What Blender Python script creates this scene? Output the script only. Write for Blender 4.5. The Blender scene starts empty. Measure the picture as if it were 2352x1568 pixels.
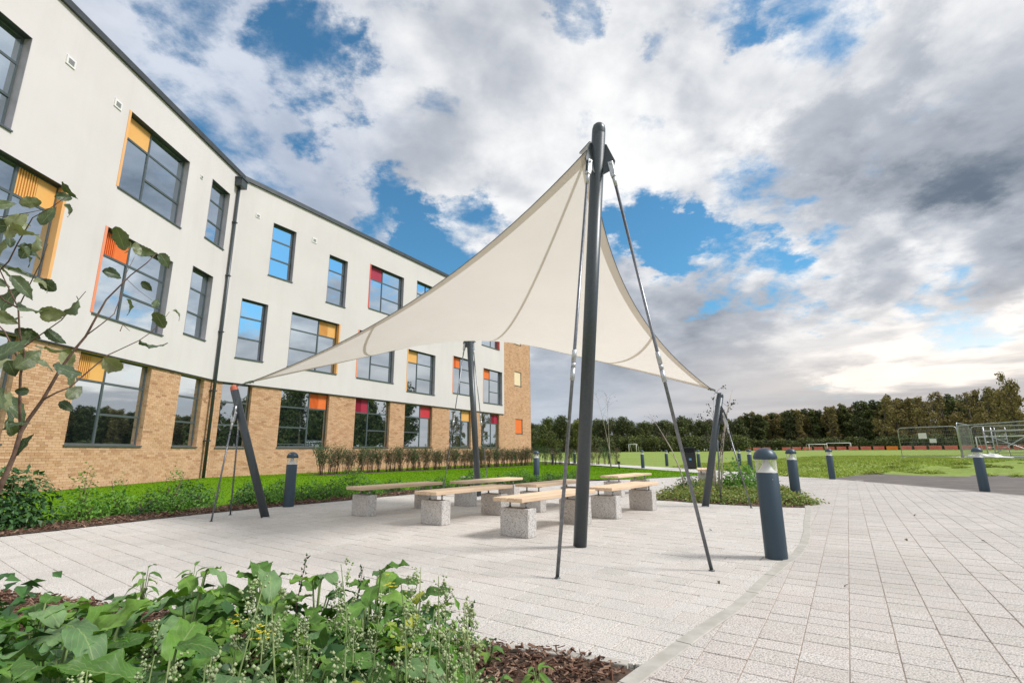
import bpy, bmesh, math, random
import numpy as np
from mathutils import Vector, Matrix, Euler
random.seed(7); rng = np.random.default_rng(7)
C = bpy.context.scene.collection
S = bpy.context.scene
R = math.radians

# ------------------------------------------------------------------ camera
FPX, PITCH, ROLL, CAMH = 1134.0, 0.2186, 0.00715, 1.0
cd = bpy.data.cameras.new('camera'); cam = bpy.data.objects.new('camera', cd); C.objects.link(cam)
cd.sensor_width = 36; cd.lens = 36 * FPX / 2352; cd.clip_end = 5000; cd.clip_start = 0.03
cam.matrix_world = Matrix.Translation((0, 0, CAMH)) @ Matrix.Rotation(math.pi / 2 + PITCH, 4, 'X') @ Matrix.Rotation(-ROLL, 4, 'Z')
S.camera = cam

def ray(u, v):
    x = (u - 1176) / FPX; y = (784 - v) / FPX
    c, s = math.cos(ROLL), math.sin(ROLL)
    x, y = c * x + s * y, -s * x + c * y
    return Vector((x, math.cos(PITCH) - y * math.sin(PITCH), math.sin(PITCH) + y * math.cos(PITCH)))
def at(u, v, d):
    return Vector((0, 0, CAMH)) + ray(u, v) * d

# ------------------------------------------------------------------ light
SUN_AZ, SUN_EL = 97.0, 46.0
S.view_settings.view_transform = 'Standard'; S.view_settings.look = 'None'
S.view_settings.gamma = 1; S.view_settings.use_curve_mapping = False
S.view_settings.exposure = 0.50
W = bpy.data.worlds.new('World'); S.world = W; W.use_nodes = True
sd = bpy.data.lights.new('sun', 'SUN'); sun = bpy.data.objects.new('sun', sd); C.objects.link(sun)
sd.energy = 2.5; sd.angle = R(14); sd.color = (1, .955, .905)
sv = Vector((math.sin(R(SUN_AZ)) * math.cos(R(SUN_EL)), math.cos(R(SUN_AZ)) * math.cos(R(SUN_EL)), math.sin(R(SUN_EL))))
sun.rotation_euler = (-sv).to_track_quat('-Z', 'Y').to_euler()

def world():
    nt = W.node_tree; N = nt.nodes; L = nt.links; N.clear()
    out = N.new('ShaderNodeOutputWorld'); bg = N.new('ShaderNodeBackground'); bg.inputs[1].default_value = 0.1
    L.new(bg.outputs[0], out.inputs[0])
    sky = N.new('ShaderNodeTexSky'); sky.sky_type = 'NISHITA'; sky.sun_disc = False
    sky.sun_elevation = R(SUN_EL); sky.sun_rotation = R(SUN_AZ); sky.air_density = 1.0; sky.dust_density = 0.4; sky.ozone_density = 2.5
    tc = N.new('ShaderNodeTexCoord')
    def m(op, a, b=None, c=None, clamp=False):
        n = N.new('ShaderNodeMath'); n.operation = op; n.use_clamp = clamp
        for i, x in enumerate((a, b, c)):
            if x is None: continue
            if isinstance(x, (int, float)): n.inputs[i].default_value = x
            else: L.new(x, n.inputs[i])
        return n.outputs[0]
    def vm(op, a, b=None, out=0, sc=None):
        n = N.new('ShaderNodeVectorMath'); n.operation = op
        for i, x in enumerate((a, b)):
            if x is None: continue
            if isinstance(x, (tuple, list, Vector)): n.inputs[i].default_value = tuple(x)
            else: L.new(x, n.inputs[i])
        if sc is not None: n.inputs['Scale'].default_value = sc
        return n.outputs[out]
    def noise(vec, scale, detail, rough, dist=0, out=0):
        n = N.new('ShaderNodeTexNoise'); n.inputs['Scale'].default_value = scale; n.inputs['Detail'].default_value = detail
        n.inputs['Roughness'].default_value = rough; n.inputs['Distortion'].default_value = dist
        L.new(vec, n.inputs['Vector']); return n.outputs[out]
    def smooth(x, a, b, c=0.0, d=1.0):
        n = N.new('ShaderNodeMapRange'); n.interpolation_type = 'SMOOTHSTEP'; L.new(x, n.inputs[0])
        for i, k in enumerate((a, b, c, d)): n.inputs[i + 1].default_value = k
        return n.outputs[0]
    def mix(f, a, b):
        n = N.new('ShaderNodeMix'); n.data_type = 'RGBA'
        if isinstance(f, float): n.inputs[0].default_value = f
        else: L.new(f, n.inputs[0])
        for i, x in ((6, a), (7, b)):
            if isinstance(x, tuple): n.inputs[i].default_value = (*x, 1)
            else: L.new(x, n.inputs[i])
        return n.outputs[2]
    d0 = vm('NORMALIZE', tc.outputs['Generated'])
    sep = N.new('ShaderNodeSeparateXYZ'); L.new(d0, sep.inputs[0])
    zc = m('MAXIMUM', sep.outputs[2], 0.0)
    den = m('ADD', zc, 0.27)
    cmb = N.new('ShaderNodeCombineXYZ')
    L.new(m('DIVIDE', sep.outputs[0], den), cmb.inputs[0]); L.new(m('DIVIDE', sep.outputs[1], den), cmb.inputs[1])
    P = cmb.outputs[0]
    wobA = vm('SUBTRACT', noise(P, 1.3, 3, .5, 0, 1), (.5, .5, .5))
    wobB = vm('SUBTRACT', noise(P, 4.5, 6, .65, 0, 1), (.5, .5, .5))
    dn = vm('NORMALIZE', vm('ADD', vm('ADD', d0, vm('SCALE', wobA, sc=.26)), vm('SCALE', wobB, sc=.30)))
    def mask(u, v, r0, r1, amp):
        c = ray(u, v).normalized(); dt = vm('DOT_PRODUCT', dn, c, 1)
        return smooth(dt, math.cos(R(r1)), math.cos(R(r0)), 0.0, amp)
    def maskd(az, el, r1, amp):
        c = Vector((math.sin(R(az)) * math.cos(R(el)), math.cos(R(az)) * math.cos(R(el)), math.sin(R(el)))); dt = vm('DOT_PRODUCT', dn, c, 1)
        return smooth(dt, math.cos(R(r1)), 1.0, 0.0, amp)
    def total(lst):
        acc = None
        for q in lst:
            k = mask(*q); acc = k if acc is None else m('ADD', acc, k)
        return acc
    hole = total([(715, 150, 0, 6.5, .62), (500, 300, 0, 8, .30), (430, 20, 0, 5, .4), (880, 510, 0, 7.5, .62), (1040, 550, 0, 8, .75), (960, 610, 0, 6, .6),
                  (1490, 555, 0, 6.5, .58), (1570, 625, 0, 7.5, .55), (1325, 20, 0, 3.2, .42), (1730, 690, 0, 7, .42), (1850, 640, 0, 6, .40), (2080, 690, 0, 7, .40), (2250, 700, 0, 6, .3),
                  (1690, 10, 0, 4, .3), (1560, 110, 0, 3, .3), (1300, 240, 0, 5, .22), (1000, 230, 0, 4, .2), (620, 60, 0, 8, .15), (2170, 530, 0, 6, .3), (1820, 230, 0, 6, .2)])
    for q in ((64, 22, 9, .7), (78, 27, 11, .7), (92, 20, 11, .7), (84, 36, 10, .6), (100, 34, 12, .6), (38, 46, 12, .5), (60, 40, 10, .5)): hole = m('ADD', hole, maskd(*q))
    thick = total([(1840, 120, 0, 12, .7), (2230, 260, 1, 11, .75), (1960, 430, 0, 12, .75), (2150, 590, 0, 8, .9), (2290, 510, 0, 8, .8), (1500, 860, 3, 15, .9), (2000, 850, 3, 13, .8), (1300, 830, 3, 10, .6), (600, 380, 0, 10, .35), (760, 300, 0, 9, .4), (1850, 350, 0, 7, .5)])
    bright = total([(1300, 120, 0, 12, .35), (1400, 420, 0, 10, .4), (1150, 460, 0, 9, .4), (1700, 500, 0, 8, .5), (1650, 700, 2, 10, .6), (2200, 720, 2, 9, .9), (2250, 830, 0, 7, .9), (2050, 590, 0, 4, .9), (1850, 560, 0, 7, .8), (1950, 700, 0, 8, .8), (2300, 640, 0, 7, .9), (2050, 330, 0, 4, .7), (2250, 120, 0, 4, .5), (1990, 220, 0, 4, .5)])
    f1 = noise(P, 1.5, 10, .55, .35)
    f2 = noise(P, 5.2, 8, .62, .2)
    dens = m('ADD', m('MULTIPLY', f1, .66), m('MULTIPLY', f2, .34))
    K = m('MULTIPLY', m('SUBTRACT', dens, .5), 4.6)
    cov = m('SUBTRACT', m('ADD', m('ADD', K, .46), m('MULTIPLY', thick, .3)), hole)
    alpha = smooth(cov, -.22, .30)
    # cloud relief: brighter on the side turned to the sun, grey in the thick middles
    off = vm('ADD', P, (.07, -.01, 0)); f1s = noise(off, 1.5, 10, .55, .35); f2s = noise(off, 5.2, 8, .62, .2)
    rel = m('ADD', m('MULTIPLY', m('SUBTRACT', f1, f1s), 3.0), m('MULTIPLY', m('SUBTRACT', f2, f2s), .7))
    lump = m('ADD', m('MULTIPLY', noise(P, 1.9, 4, .5, .4), .72), m('MULTIPLY', noise(P, 5.5, 5, .5, .3), .28))
    sh = m('ADD', m('MULTIPLY', m('SUBTRACT', lump, .475), 5.6), m('MULTIPLY', m('MULTIPLY', thick, 1.0), .66))
    sh = m('ADD', sh, m('MULTIPLY', smooth(cov, .3, 1.9), .40))
    sh = m('SUBTRACT', sh, m('MULTIPLY', bright, .42))
    sh = m('SUBTRACT', sh, rel)
    shade = m('ADD', sh, .02)
    warm = smooth(sep.outputs[0], .1, .8)
    warm = m('MULTIPLY', warm, smooth(sep.outputs[2], .0, .30, 1.0, 0.0))
    white = mix(warm, (7.2, 7.2, 7.2), (7.6, 7.1, 6.6)); mid = mix(warm, (3.7, 3.95, 4.4), (4.2, 4.0, 3.9)); dark = mix(warm, (1.05, 1.35, 1.78), (1.8, 1.8, 1.85))
    cw = mix(smooth(shade, -.55, .75), white, mid); cw = mix(smooth(shade, .30, 2.3), cw, dark)
    vl = mix(mask(430, 250, 2, 22, .55), cw, (2.9, 3.6, 4.9)); cw = vl
    tint = N.new('ShaderNodeMix'); tint.data_type = 'RGBA'; tint.blend_type = 'MULTIPLY'; tint.inputs[0].default_value = 1
    L.new(sky.outputs[0], tint.inputs[6]); tint.inputs[7].default_value = (.55, 1.02, 1.08, 1)
    skyc = tint.outputs[2]
    col = mix(alpha, skyc, cw)
    low = smooth(sep.outputs[2], .07, .27, 1.0, 0.0)
    leftish = smooth(sep.outputs[0], -.1, .6)
    band = mix(leftish, (3.2, 3.75, 4.5), (3.9, 3.75, 3.75))
    sv = N.new('ShaderNodeMapping'); sv.inputs['Scale'].default_value = (1.6, 1.6, 14); sv.inputs['Rotation'].default_value = (0, R(-7), 0); L.new(d0, sv.inputs[0])
    str_ = noise(sv.outputs[0], 1.6, 5, .5, .3)
    gl_ = total([(2200, 850, 0, 10, .9), (2080, 790, 0, 8, .7), (2330, 780, 0, 12, .6), (2150, 700, 0, 8, .5), (1900, 700, 0, 7, .3)])
    band = mix(m('MULTIPLY', smooth(str_, .40, .62), m('ADD', gl_, .28), clamp=True), band, mix(leftish, (4.6, 5.0, 5.6), (8.6, 7.8, 7.0)))
    col = mix(m('MULTIPLY', low, .86), col, band)
    L.new(col, bg.inputs[0])
world()

# ------------------------------------------------------------------ materials
MATS = {}
def newmat(name):
    m = bpy.data.materials.new(name); m.use_nodes = True
    nt = m.node_tree; b = nt.nodes['Principled BSDF']; return m, nt, b
def rndnode(nt):
    oi = nt.nodes.new('ShaderNodeObjectInfo'); g = nt.nodes.new('ShaderNodeNewGeometry')
    a = nt.nodes.new('ShaderNodeMath'); a.operation = 'ADD'; f = nt.nodes.new('ShaderNodeMath'); f.operation = 'FRACT'
    nt.links.new(oi.outputs['Random'], a.inputs[0]); nt.links.new(g.outputs['Random Per Island'], a.inputs[1]); nt.links.new(a.outputs[0], f.inputs[0])
    return f.outputs[0]
def ramp(nt, fac, stops, interp='LINEAR'):
    r = nt.nodes.new('ShaderNodeValToRGB'); nt.links.new(fac, r.inputs[0]); r.color_ramp.interpolation = interp
    e = r.color_ramp.elements
    while len(e) < len(stops): e.new(.5)
    for k, (p, c) in enumerate(stops): e[k].position = p; e[k].color = (*c, 1) if len(c) == 3 else c
    return r.outputs[0]
def tnoise(nt, scale, detail=4, rough=.55, coord='Object', vec=None, out=0):
    n = nt.nodes.new('ShaderNodeTexNoise'); n.inputs['Scale'].default_value = scale; n.inputs['Detail'].default_value = detail; n.inputs['Roughness'].default_value = rough
    if vec is None:
        if coord == 'World':
            g = nt.nodes.new('ShaderNodeNewGeometry'); vec = g.outputs['Position']
        else:
            tc = nt.nodes.new('ShaderNodeTexCoord'); vec = tc.outputs[coord]
    nt.links.new(vec, n.inputs['Vector']); return n.outputs[out]
def cmix(nt, f, a, b, mode='MIX'):
    n = nt.nodes.new('ShaderNodeMix'); n.data_type = 'RGBA'; n.blend_type = mode
    if isinstance(f, (int, float)): n.inputs[0].default_value = f
    else: nt.links.new(f, n.inputs[0])
    for i, x in ((6, a), (7, b)):
        if isinstance(x, tuple): n.inputs[i].default_value = (*x, 1)
        else: nt.links.new(x, n.inputs[i])
    return n.outputs[2]
def bump(nt, b, h, strength=.3, dist=.01):
    n = nt.nodes.new('ShaderNodeBump'); n.inputs['Strength'].default_value = strength; n.inputs['Distance'].default_value = dist
    nt.links.new(h, n.inputs['Height']); nt.links.new(n.outputs[0], b.inputs['Normal'])

def mat_noise(name, c1, c2, scale=5, rough=.7, detail=5, metal=0, bumps=0, bdist=.005, coord='World', lo=.35, hi=.65, spec=.5):
    m, nt, b = newmat(name)
    n = tnoise(nt, scale, detail, .6, coord)
    nt.links.new(ramp(nt, n, [(lo, c1), (hi, c2)]), b.inputs['Base Color'])
    b.inputs['Roughness'].default_value = rough; b.inputs['Metallic'].default_value = metal; b.inputs['Specular IOR Level'].default_value = spec
    if bumps: bump(nt, b, n, bumps, bdist)
    MATS[name] = m; return m
def mat_random(name, stops, rough=.8, speck=None, bumps=0, coord='World', nscale=3, namp=.25, spec=.3):
    m, nt, b = newmat(name)
    col = ramp(nt, rndnode(nt), stops)
    n = tnoise(nt, nscale, 5, .6, coord)
    v = ramp(nt, n, [(.3, (1 - namp,) * 3), (.7, (1 + namp * .4,) * 3)])
    col = cmix(nt, 1.0, col, v, 'MULTIPLY')
    if speck:
        n2 = tnoise(nt, speck[0], 2, .7, coord)
        v2 = ramp(nt, n2, [(.34, (speck[1],) * 3), (.5, (1, 1, 1)), (.66, (speck[2],) * 3)])
        col = cmix(nt, 1.0, col, v2, 'MULTIPLY')
        if bumps: bump(nt, b, n2, bumps, .004)
    nt.links.new(col, b.inputs['Base Color']); b.inputs['Roughness'].default_value = rough; b.inputs['Specular IOR Level'].default_value = spec
    MATS[name] = m; return m
def mat_leaf(name, stops, rough=.45, trans=.25, uvvein=False, nscale=6, spec=.45):
    m, nt, b = newmat(name)
    col = ramp(nt, rndnode(nt), stops)
    n = tnoise(nt, nscale, 4, .6, 'World')
    col = cmix(nt, 1.0, col, ramp(nt, n, [(.3, (.7, .7, .7)), (.7, (1.2, 1.2, 1.1))]), 'MULTIPLY')
    if uvvein:
        uv = nt.nodes.new('ShaderNodeUVMap'); sp = nt.nodes.new('ShaderNodeSeparateXYZ'); nt.links.new(uv.outputs[0], sp.inputs[0])
        def M(op, a, b_=None):
            k = nt.nodes.new('ShaderNodeMath'); k.operation = op
            for i, x in enumerate((a, b_)):
                if x is None: continue
                if isinstance(x, (int, float)): k.inputs[i].default_value = x
                else: nt.links.new(x, k.inputs[i])
            return k.outputs[0]
        ax = M('ABSOLUTE', M('SUBTRACT', sp.outputs[0], .5))
        mid = M('LESS_THAN', ax, .018)
        side = M('FRACT', M('MULTIPLY', M('SUBTRACT', sp.outputs[1], M('MULTIPLY', ax, .9)), 7))
        side = M('LESS_THAN', side, .10)
        vein = M('MAXIMUM', mid, M('MULTIPLY', side, .55))
        col = cmix(nt, M('MULTIPLY', vein, .5), col, (.32, .40, .16))
        bump(nt, b, n, .5, .01)
    nt.links.new(col, b.inputs['Base Color']); b.inputs['Roughness'].default_value = rough; b.inputs['Specular IOR Level'].default_value = spec
    if trans:
        tr = nt.nodes.new('ShaderNodeBsdfTranslucent'); ms = nt.nodes.new('ShaderNodeMixShader'); ms.inputs[0].default_value = trans
        nt.links.new(cmix(nt, 1.0, col, (1.5, 1.6, .7), 'MULTIPLY'), tr.inputs[0])
        out = nt.nodes['Material Output']
        nt.links.new(b.outputs[0], ms.inputs[1]); nt.links.new(tr.outputs[0], ms.inputs[2]); nt.links.new(ms.outputs[0], out.inputs[0])
    MATS[name] = m; return m

m, nt, b = newmat('white_render')
g_ = nt.nodes.new('ShaderNodeNewGeometry'); mp_ = nt.nodes.new('ShaderNodeMapping'); mp_.inputs['Scale'].default_value = (.9, .9, .12); nt.links.new(g_.outputs['Position'], mp_.inputs[0])
c_ = ramp(nt, tnoise(nt, .35, 5, .6, 'World'), [(.3, (.65, .612, .615)), (.7, (.705, .668, .672))])
c_ = cmix(nt, 1.0, c_, ramp(nt, tnoise(nt, 1.6, 6, .65, vec=mp_.outputs[0]), [(.25, (.955, .95, .94)), (.5, (1, 1, 1))]), 'MULTIPLY'); nt.links.new(c_, b.inputs['Base Color']); b.inputs['Roughness'].default_value = .9; b.inputs['Specular IOR Level'].default_value = .2
bump(nt, b, tnoise(nt, 45, 3, .6, 'World'), .15, .004); MATS['white_render'] = m
mat_random('buff_brick', [(0, (.52, .295, .165)), (.2, (.60, .365, .215)), (.5, (.65, .405, .25)), (.8, (.69, .445, .285)), (.95, (.57, .325, .19)), (1, (.42, .225, .13))], .85, (90, .8, 1.12), .3, nscale=1.5, namp=.12)
mat_noise('mortar', (.60, .42, .28), (.67, .48, .34), 30, .9)
mat_random('granite_paver', [(0, (.55, .52, .48)), (.3, (.595, .565, .53)), (.55, (.58, .54, .50)), (.8, (.61, .58, .545)), (.95, (.60, .56, .525)), (1, (.585, .54, .495))], .8, (125, .38, 1.22), .4, nscale=.9, namp=.10)
mat_random('path_paver', [(0, (.52, .485, .445)), (.3, (.56, .52, .485)), (.55, (.545, .495, .46)), (.8, (.575, .535, .50)), (.95, (.54, .50, .47)), (1, (.525, .48, .44))], .8, (125, .34, 1.26), .4, nscale=.8, namp=.12)
mat_noise('joint_sand', (.33, .26, .20), (.47, .385, .31), 14, .95)
mat_noise('kerb_concrete', (.38, .36, .32), (.48, .455, .41), 9, .85, bumps=.2)
mat_noise('path_concrete', (.52, .50, .47), (.60, .58, .55), 2, .85)
mat_noise('asphalt', (.10, .086, .078), (.17, .145, .13), 1.3, .9, 8, bumps=.3)
mat_noise('dark_metal', (.060, .072, .082), (.076, .090, .100), 60, .38, metal=.3, bumps=.05, bdist=.001)
mat_noise('bollard_paint', (.036, .062, .088), (.048, .078, .106), 220, .42, metal=.25, bumps=.15, bdist=.001)
mat_noise('galvanised', (.42, .44, .46), (.58, .60, .62), 25, .42, metal=.8)
mat_noise('rod_steel', (.16, .17, .19), (.24, .25, .27), 30, .35, metal=.85)
mat_noise('window_frame', (.10, .125, .135), (.12, .145, .155), 8, .4, metal=.4)
mat_noise('reveal_metal', (.34, .32, .36), (.38, .36, .40), 4, .5)
mat_noise('roof_cap', (.05, .057, .065), (.07, .077, .085), 3, .45, metal=.3)
mat_noise('panel_yellow', (.78, .42, .12), (.80, .44, .13), 3, .5)
mat_noise('panel_orange', (.80, .17, .03), (.82, .19, .035), 3, .5)
mat_noise('panel_red', (.55, .035, .05), (.58, .04, .055), 3, .5)
mat_noise('panel_maroon', (.36, .015, .05), (.39, .018, .055), 3, .5)
mat_noise('panel_cream', (.80, .66, .44), (.84, .70, .48), 3, .5)
mat_noise('jamb_orange', (.80, .42, .16), (.82, .45, .18), 3, .55)
mat_noise('jamb_salmon', (.80, .28, .15), (.82, .30, .17), 3, .55)
mat_noise('jamb_red', (.62, .10, .08), (.64, .11, .09), 3, .55)
mat_noise('white_plastic', (.75, .75, .74), (.8, .8, .79), 5, .5)
mat_noise('bin_black', (.012, .012, .014), (.02, .02, .022), 20, .35)
mat_noise('badge_blue', (.10, .32, .55), (.14, .38, .62), 20, .4)
mat_noise('barrier_red', (.62, .13, .10), (.72, .22, .18), .8, .55)
mat_noise('barrier_orange', (.80, .22, .03), (.85, .26, .04), .8, .55)
mat_noise('rust_red', (.45, .10, .06), (.55, .16, .10), 50, .7)
mat_noise('soil', (.045, .030, .020), (.12, .075, .05), 25, .95, bumps=.6, bdist=.02)
mat_random('bark_chip', [(0, (.06, .03, .02)), (.35, (.13, .065, .042)), (.7, (.22, .125, .085)), (.92, (.34, .22, .16)), (1, (.42, .30, .22))], .9, nscale=30)
mat_noise('bark', (.10, .055, .045), (.22, .14, .11), 60, .8, coord='Object')
mat_noise('birch_bark', (.30, .24, .19), (.62, .56, .50), 25, .8)
mat_noise('tree_bark', (.05, .04, .03), (.12, .10, .08), 3, .9)
mat_noise('gravel_patch', (.20, .17, .14), (.33, .29, .25), 8, .9)
G3 = lambda *a: a
mat_leaf('leaf_weed', [(0, (.045, .12, .02)), (.35, (.085, .20, .03)), (.7, (.135, .28, .04)), (.93, (.21, .37, .06)), (1, (.32, .42, .07))], .55, .22, True, 14)
mat_leaf('leaf_weed_blue', [(0, (.06, .14, .05)), (.5, (.11, .215, .08)), (1, (.17, .29, .12))], .6, .12, True, 14)
mat_leaf('leaf_yellowing', [(0, (.45, .46, .05)), (1, (.30, .40, .05))], .5, .25, True, 10)
mat_leaf('seed_green', [(0, (.24, .33, .15)), (.5, (.38, .46, .25)), (1, (.50, .54, .34))], .8, .1)
mat_leaf('flower_yellow', [(0, (.75, .60, .04)), (1, (.85, .72, .08))], .6, .2)
mat_leaf('stem_green', [(0, (.14, .22, .07)), (1, (.24, .30, .12))], .7, 0)
mat_leaf('leaf_alder', [(0, (.035, .06, .032)), (.4, (.065, .10, .052)), (.75, (.12, .16, .085)), (1, (.27, .29, .17))], .45, .15, True, 20)
mat_leaf('leaf_shrub', [(0, (.022, .07, .02)), (.5, (.042, .12, .034)), (1, (.075, .19, .045))], .5, .15)
mat_leaf('leaf_bright', [(0, (.06, .17, .025)), (.5, (.11, .27, .035)), (1, (.20, .38, .06))], .5, .25)
mat_leaf('leaf_ground', [(0, (.10, .16, .04)), (.5, (.22, .30, .07)), (.85, (.36, .38, .12)), (1, (.25, .12, .06))], .6, .2)
mat_leaf('leaf_hedge', [(0, (.05, .09, .035)), (.5, (.10, .11, .05)), (.8, (.17, .10, .05)), (1, (.22, .12, .06))], .6, .15)
mat_leaf('leaf_dark_birch', [(0, (.015, .02, .012)), (1, (.04, .05, .025))], .6, .1)
mat_leaf('tree_green', [(0, (.065, .085, .036)), (.5, (.12, .145, .06)), (1, (.21, .225, .09))], .8, .1, nscale=.5, spec=.1)
mat_leaf('tree_olive', [(0, (.14, .12, .06)), (.5, (.25, .21, .10)), (1, (.38, .30, .14))], .8, .1, nscale=.5, spec=.1)  # olive brown, lightened to put distance haze into the leaf colour
mat_leaf('tree_yellow', [(0, (.14, .17, .05)), (.5, (.22, .25, .08)), (1, (.34, .34, .12))], .8, .1, nscale=.5, spec=.1)
mat_leaf('tree_dark', [(0, (.055, .07, .036)), (.5, (.095, .115, .055)), (1, (.16, .175, .08))], .8, .06, nscale=.5, spec=.1)
mat_leaf('grass_blade', [(0, (.09, .21, .003)), (.5, (.14, .29, .005)), (1, (.23, .38, .01))], .8, .2, nscale=.6, spec=.05)
mat_leaf('field_tuft', [(0, (.24, .31, .06)), (.5, (.34, .42, .10)), (1, (.45, .50, .19))], .8, .15, nscale=.6, spec=.05)

def lawnmat(name, c1, c2, c3, s1=.35, s2=14):
    m, nt, b = newmat(name)
    a = tnoise(nt, s1, 6, .6, 'World'); f = tnoise(nt, s2, 6, .75, 'World')
    col = ramp(nt, a, [(.35, c1), (.65, c2)])
    col = cmix(nt, .6, col, ramp(nt, f, [(.3, tuple(x * .45 for x in c1)), (.55, c2), (.75, c3)]))
    nt.links.new(col, b.inputs['Base Color']); b.inputs['Roughness'].default_value = .9; b.inputs['Specular IOR Level'].default_value = .1
    bump(nt, b, f, .7, .03); MATS[name] = m
lawnmat('lawn', (.085, .20, .004), (.13, .27, .005), (.20, .35, .01))
lawnmat('field_grass', (.20, .27, .06), (.27, .35, .085), (.36, .42, .13), .12, 5)

def special():
    # terrazzo-like exposed aggregate concrete
    m, nt, b = newmat('aggregate_concrete')
    tc = nt.nodes.new('ShaderNodeTexCoord'); v = nt.nodes.new('ShaderNodeTexVoronoi'); v.inputs['Scale'].default_value = 140
    nt.links.new(tc.outputs['Object'], v.inputs['Vector'])
    sp = nt.nodes.new('ShaderNodeSeparateColor'); nt.links.new(v.outputs['Color'], sp.inputs[0])
    c = ramp(nt, sp.outputs[0], [(0, (.18, .16, .15)), (.14, (.32, .29, .27)), (.24, (.54, .52, .50)), (.7, (.61, .59, .57)), (1, (.68, .66, .63))])
    n = tnoise(nt, 4, 5, .6, 'Object'); c = cmix(nt, 1.0, c, ramp(nt, n, [(.3, (.86, .86, .86)), (.7, (1.04, 1.04, 1.04))]), 'MULTIPLY')
    nt.links.new(c, b.inputs['Base Color']); b.inputs['Roughness'].default_value = .85; bump(nt, b, v.outputs['Distance'], .2, .003); MATS['aggregate_concrete'] = m
    # pale softwood
    m, nt, b = newmat('pale_timber')
    tc = nt.nodes.new('ShaderNodeTexCoord'); mp = nt.nodes.new('ShaderNodeMapping'); mp.inputs['Scale'].default_value = (26, 1.6, 26); nt.links.new(tc.outputs['Object'], mp.inputs[0])
    n = tnoise(nt, 1.5, 6, .6, vec=mp.outputs[0])
    c = ramp(nt, n, [(.3, (.62, .44, .29)), (.5, (.74, .56, .39)), (.7, (.80, .63, .46))])
    c = cmix(nt, 1.0, c, ramp(nt, rndnode(nt), [(0, (.88, .86, .84)), (1, (1.06, 1.05, 1.03))]), 'MULTIPLY')
    nt.links.new(c, b.inputs['Base Color']); b.inputs['Roughness'].default_value = .65; bump(nt, b, n, .15, .002); MATS['pale_timber'] = m
    # canvas membrane
    for nm, col, tf in (('sail_membrane', (.85, .805, .735), .48), ('sail_double', (.78, .735, .67), .34)):
        m, nt, b = newmat(nm)
        n = tnoise(nt, 1.2, 5, .6, 'World'); n2 = tnoise(nt, 350, 2, .6, 'World')
        c = ramp(nt, n, [(.3, tuple(x * .95 for x in col)), (.7, col)])
        nt.links.new(c, b.inputs['Base Color']); b.inputs['Roughness'].default_value = .7; b.inputs['Specular IOR Level'].default_value = .25
        n3 = tnoise(nt, 5, 3, .5, 'World'); bump(nt, b, n3, .10, .02)
        tr = nt.nodes.new('ShaderNodeBsdfTranslucent'); ms = nt.nodes.new('ShaderNodeMixShader'); ms.inputs[0].default_value = tf
        nt.links.new(c, tr.inputs[0]); nt.links.new(b.outputs[0], ms.inputs[1]); nt.links.new(tr.outputs[0], ms.inputs[2]); nt.links.new(ms.outputs[0], nt.nodes['Material Output'].inputs[0])
        MATS[nm] = m
    # solar-control window glass: mirrors the sky, dark room behind
    m, nt, b = newmat('window_glass')
    gl = nt.nodes.new('ShaderNodeBsdfGlossy'); gl.inputs['Roughness'].default_value = .015; gl.inputs['Color'].default_value = (.76, .86, .94, 1)
    n = tnoise(nt, 1.1, 3, .5, 'World'); bp = nt.nodes.new('ShaderNodeBump'); bp.inputs['Strength'].default_value = .02; bp.inputs['Distance'].default_value = .02
    nt.links.new(n, bp.inputs['Height']); nt.links.new(bp.outputs[0], gl.inputs['Normal'])
    b.inputs['Base Color'].default_value = (.010, .022, .026, 1); b.inputs['Roughness'].default_value = .3
    fr = nt.nodes.new('ShaderNodeFresnel'); fr.inputs[0].default_value = 1.9
    a = nt.nodes.new('ShaderNodeMath'); a.operation = 'MULTIPLY_ADD'; a.inputs[1].default_value = .5; a.inputs[2].default_value = .76; a.use_clamp = True
    nt.links.new(fr.outputs[0], a.inputs[0])
    ms = nt.nodes.new('ShaderNodeMixShader'); nt.links.new(a.outputs[0], ms.inputs[0]); nt.links.new(b.outputs[0], ms.inputs[1]); nt.links.new(gl.outputs[0], ms.inputs[2])
    nt.links.new(ms.outputs[0], nt.nodes['Material Output'].inputs[0]); MATS['window_glass'] = m
    # clear lens of the bollards
    m, nt, b = newmat('clear_lens')
    t = nt.nodes.new('ShaderNodeBsdfTransparent'); t.inputs[0].default_value = (.975, .98, .97, 1)
    gl = nt.nodes.new('ShaderNodeBsdfGlossy'); gl.inputs['Roughness'].default_value = .05
    lw = nt.nodes.new('ShaderNodeLayerWeight'); lw.inputs[0].default_value = .25; fr = nt.nodes.new('ShaderNodeMath'); fr.operation = 'MULTIPLY'; fr.inputs[1].default_value = .35; nt.links.new(lw.outputs['Facing'], fr.inputs[0])
    ms = nt.nodes.new('ShaderNodeMixShader'); nt.links.new(fr.outputs[0], ms.inputs[0]); nt.links.new(t.outputs[0], ms.inputs[1]); nt.links.new(gl.outputs[0], ms.inputs[2])
    nt.links.new(ms.outputs[0], nt.nodes['Material Output'].inputs[0]); df = nt.nodes.new('ShaderNodeBsdfTranslucent'); df.inputs[0].default_value = (.95, .95, .92, 1); d2 = nt.nodes.new('ShaderNodeBsdfDiffuse'); d2.inputs[0].default_value = (.9, .9, .88, 1); m1 = nt.nodes.new('ShaderNodeMixShader'); nt.links.new(df.outputs[0], m1.inputs[1]); nt.links.new(d2.outputs[0], m1.inputs[2])
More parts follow.
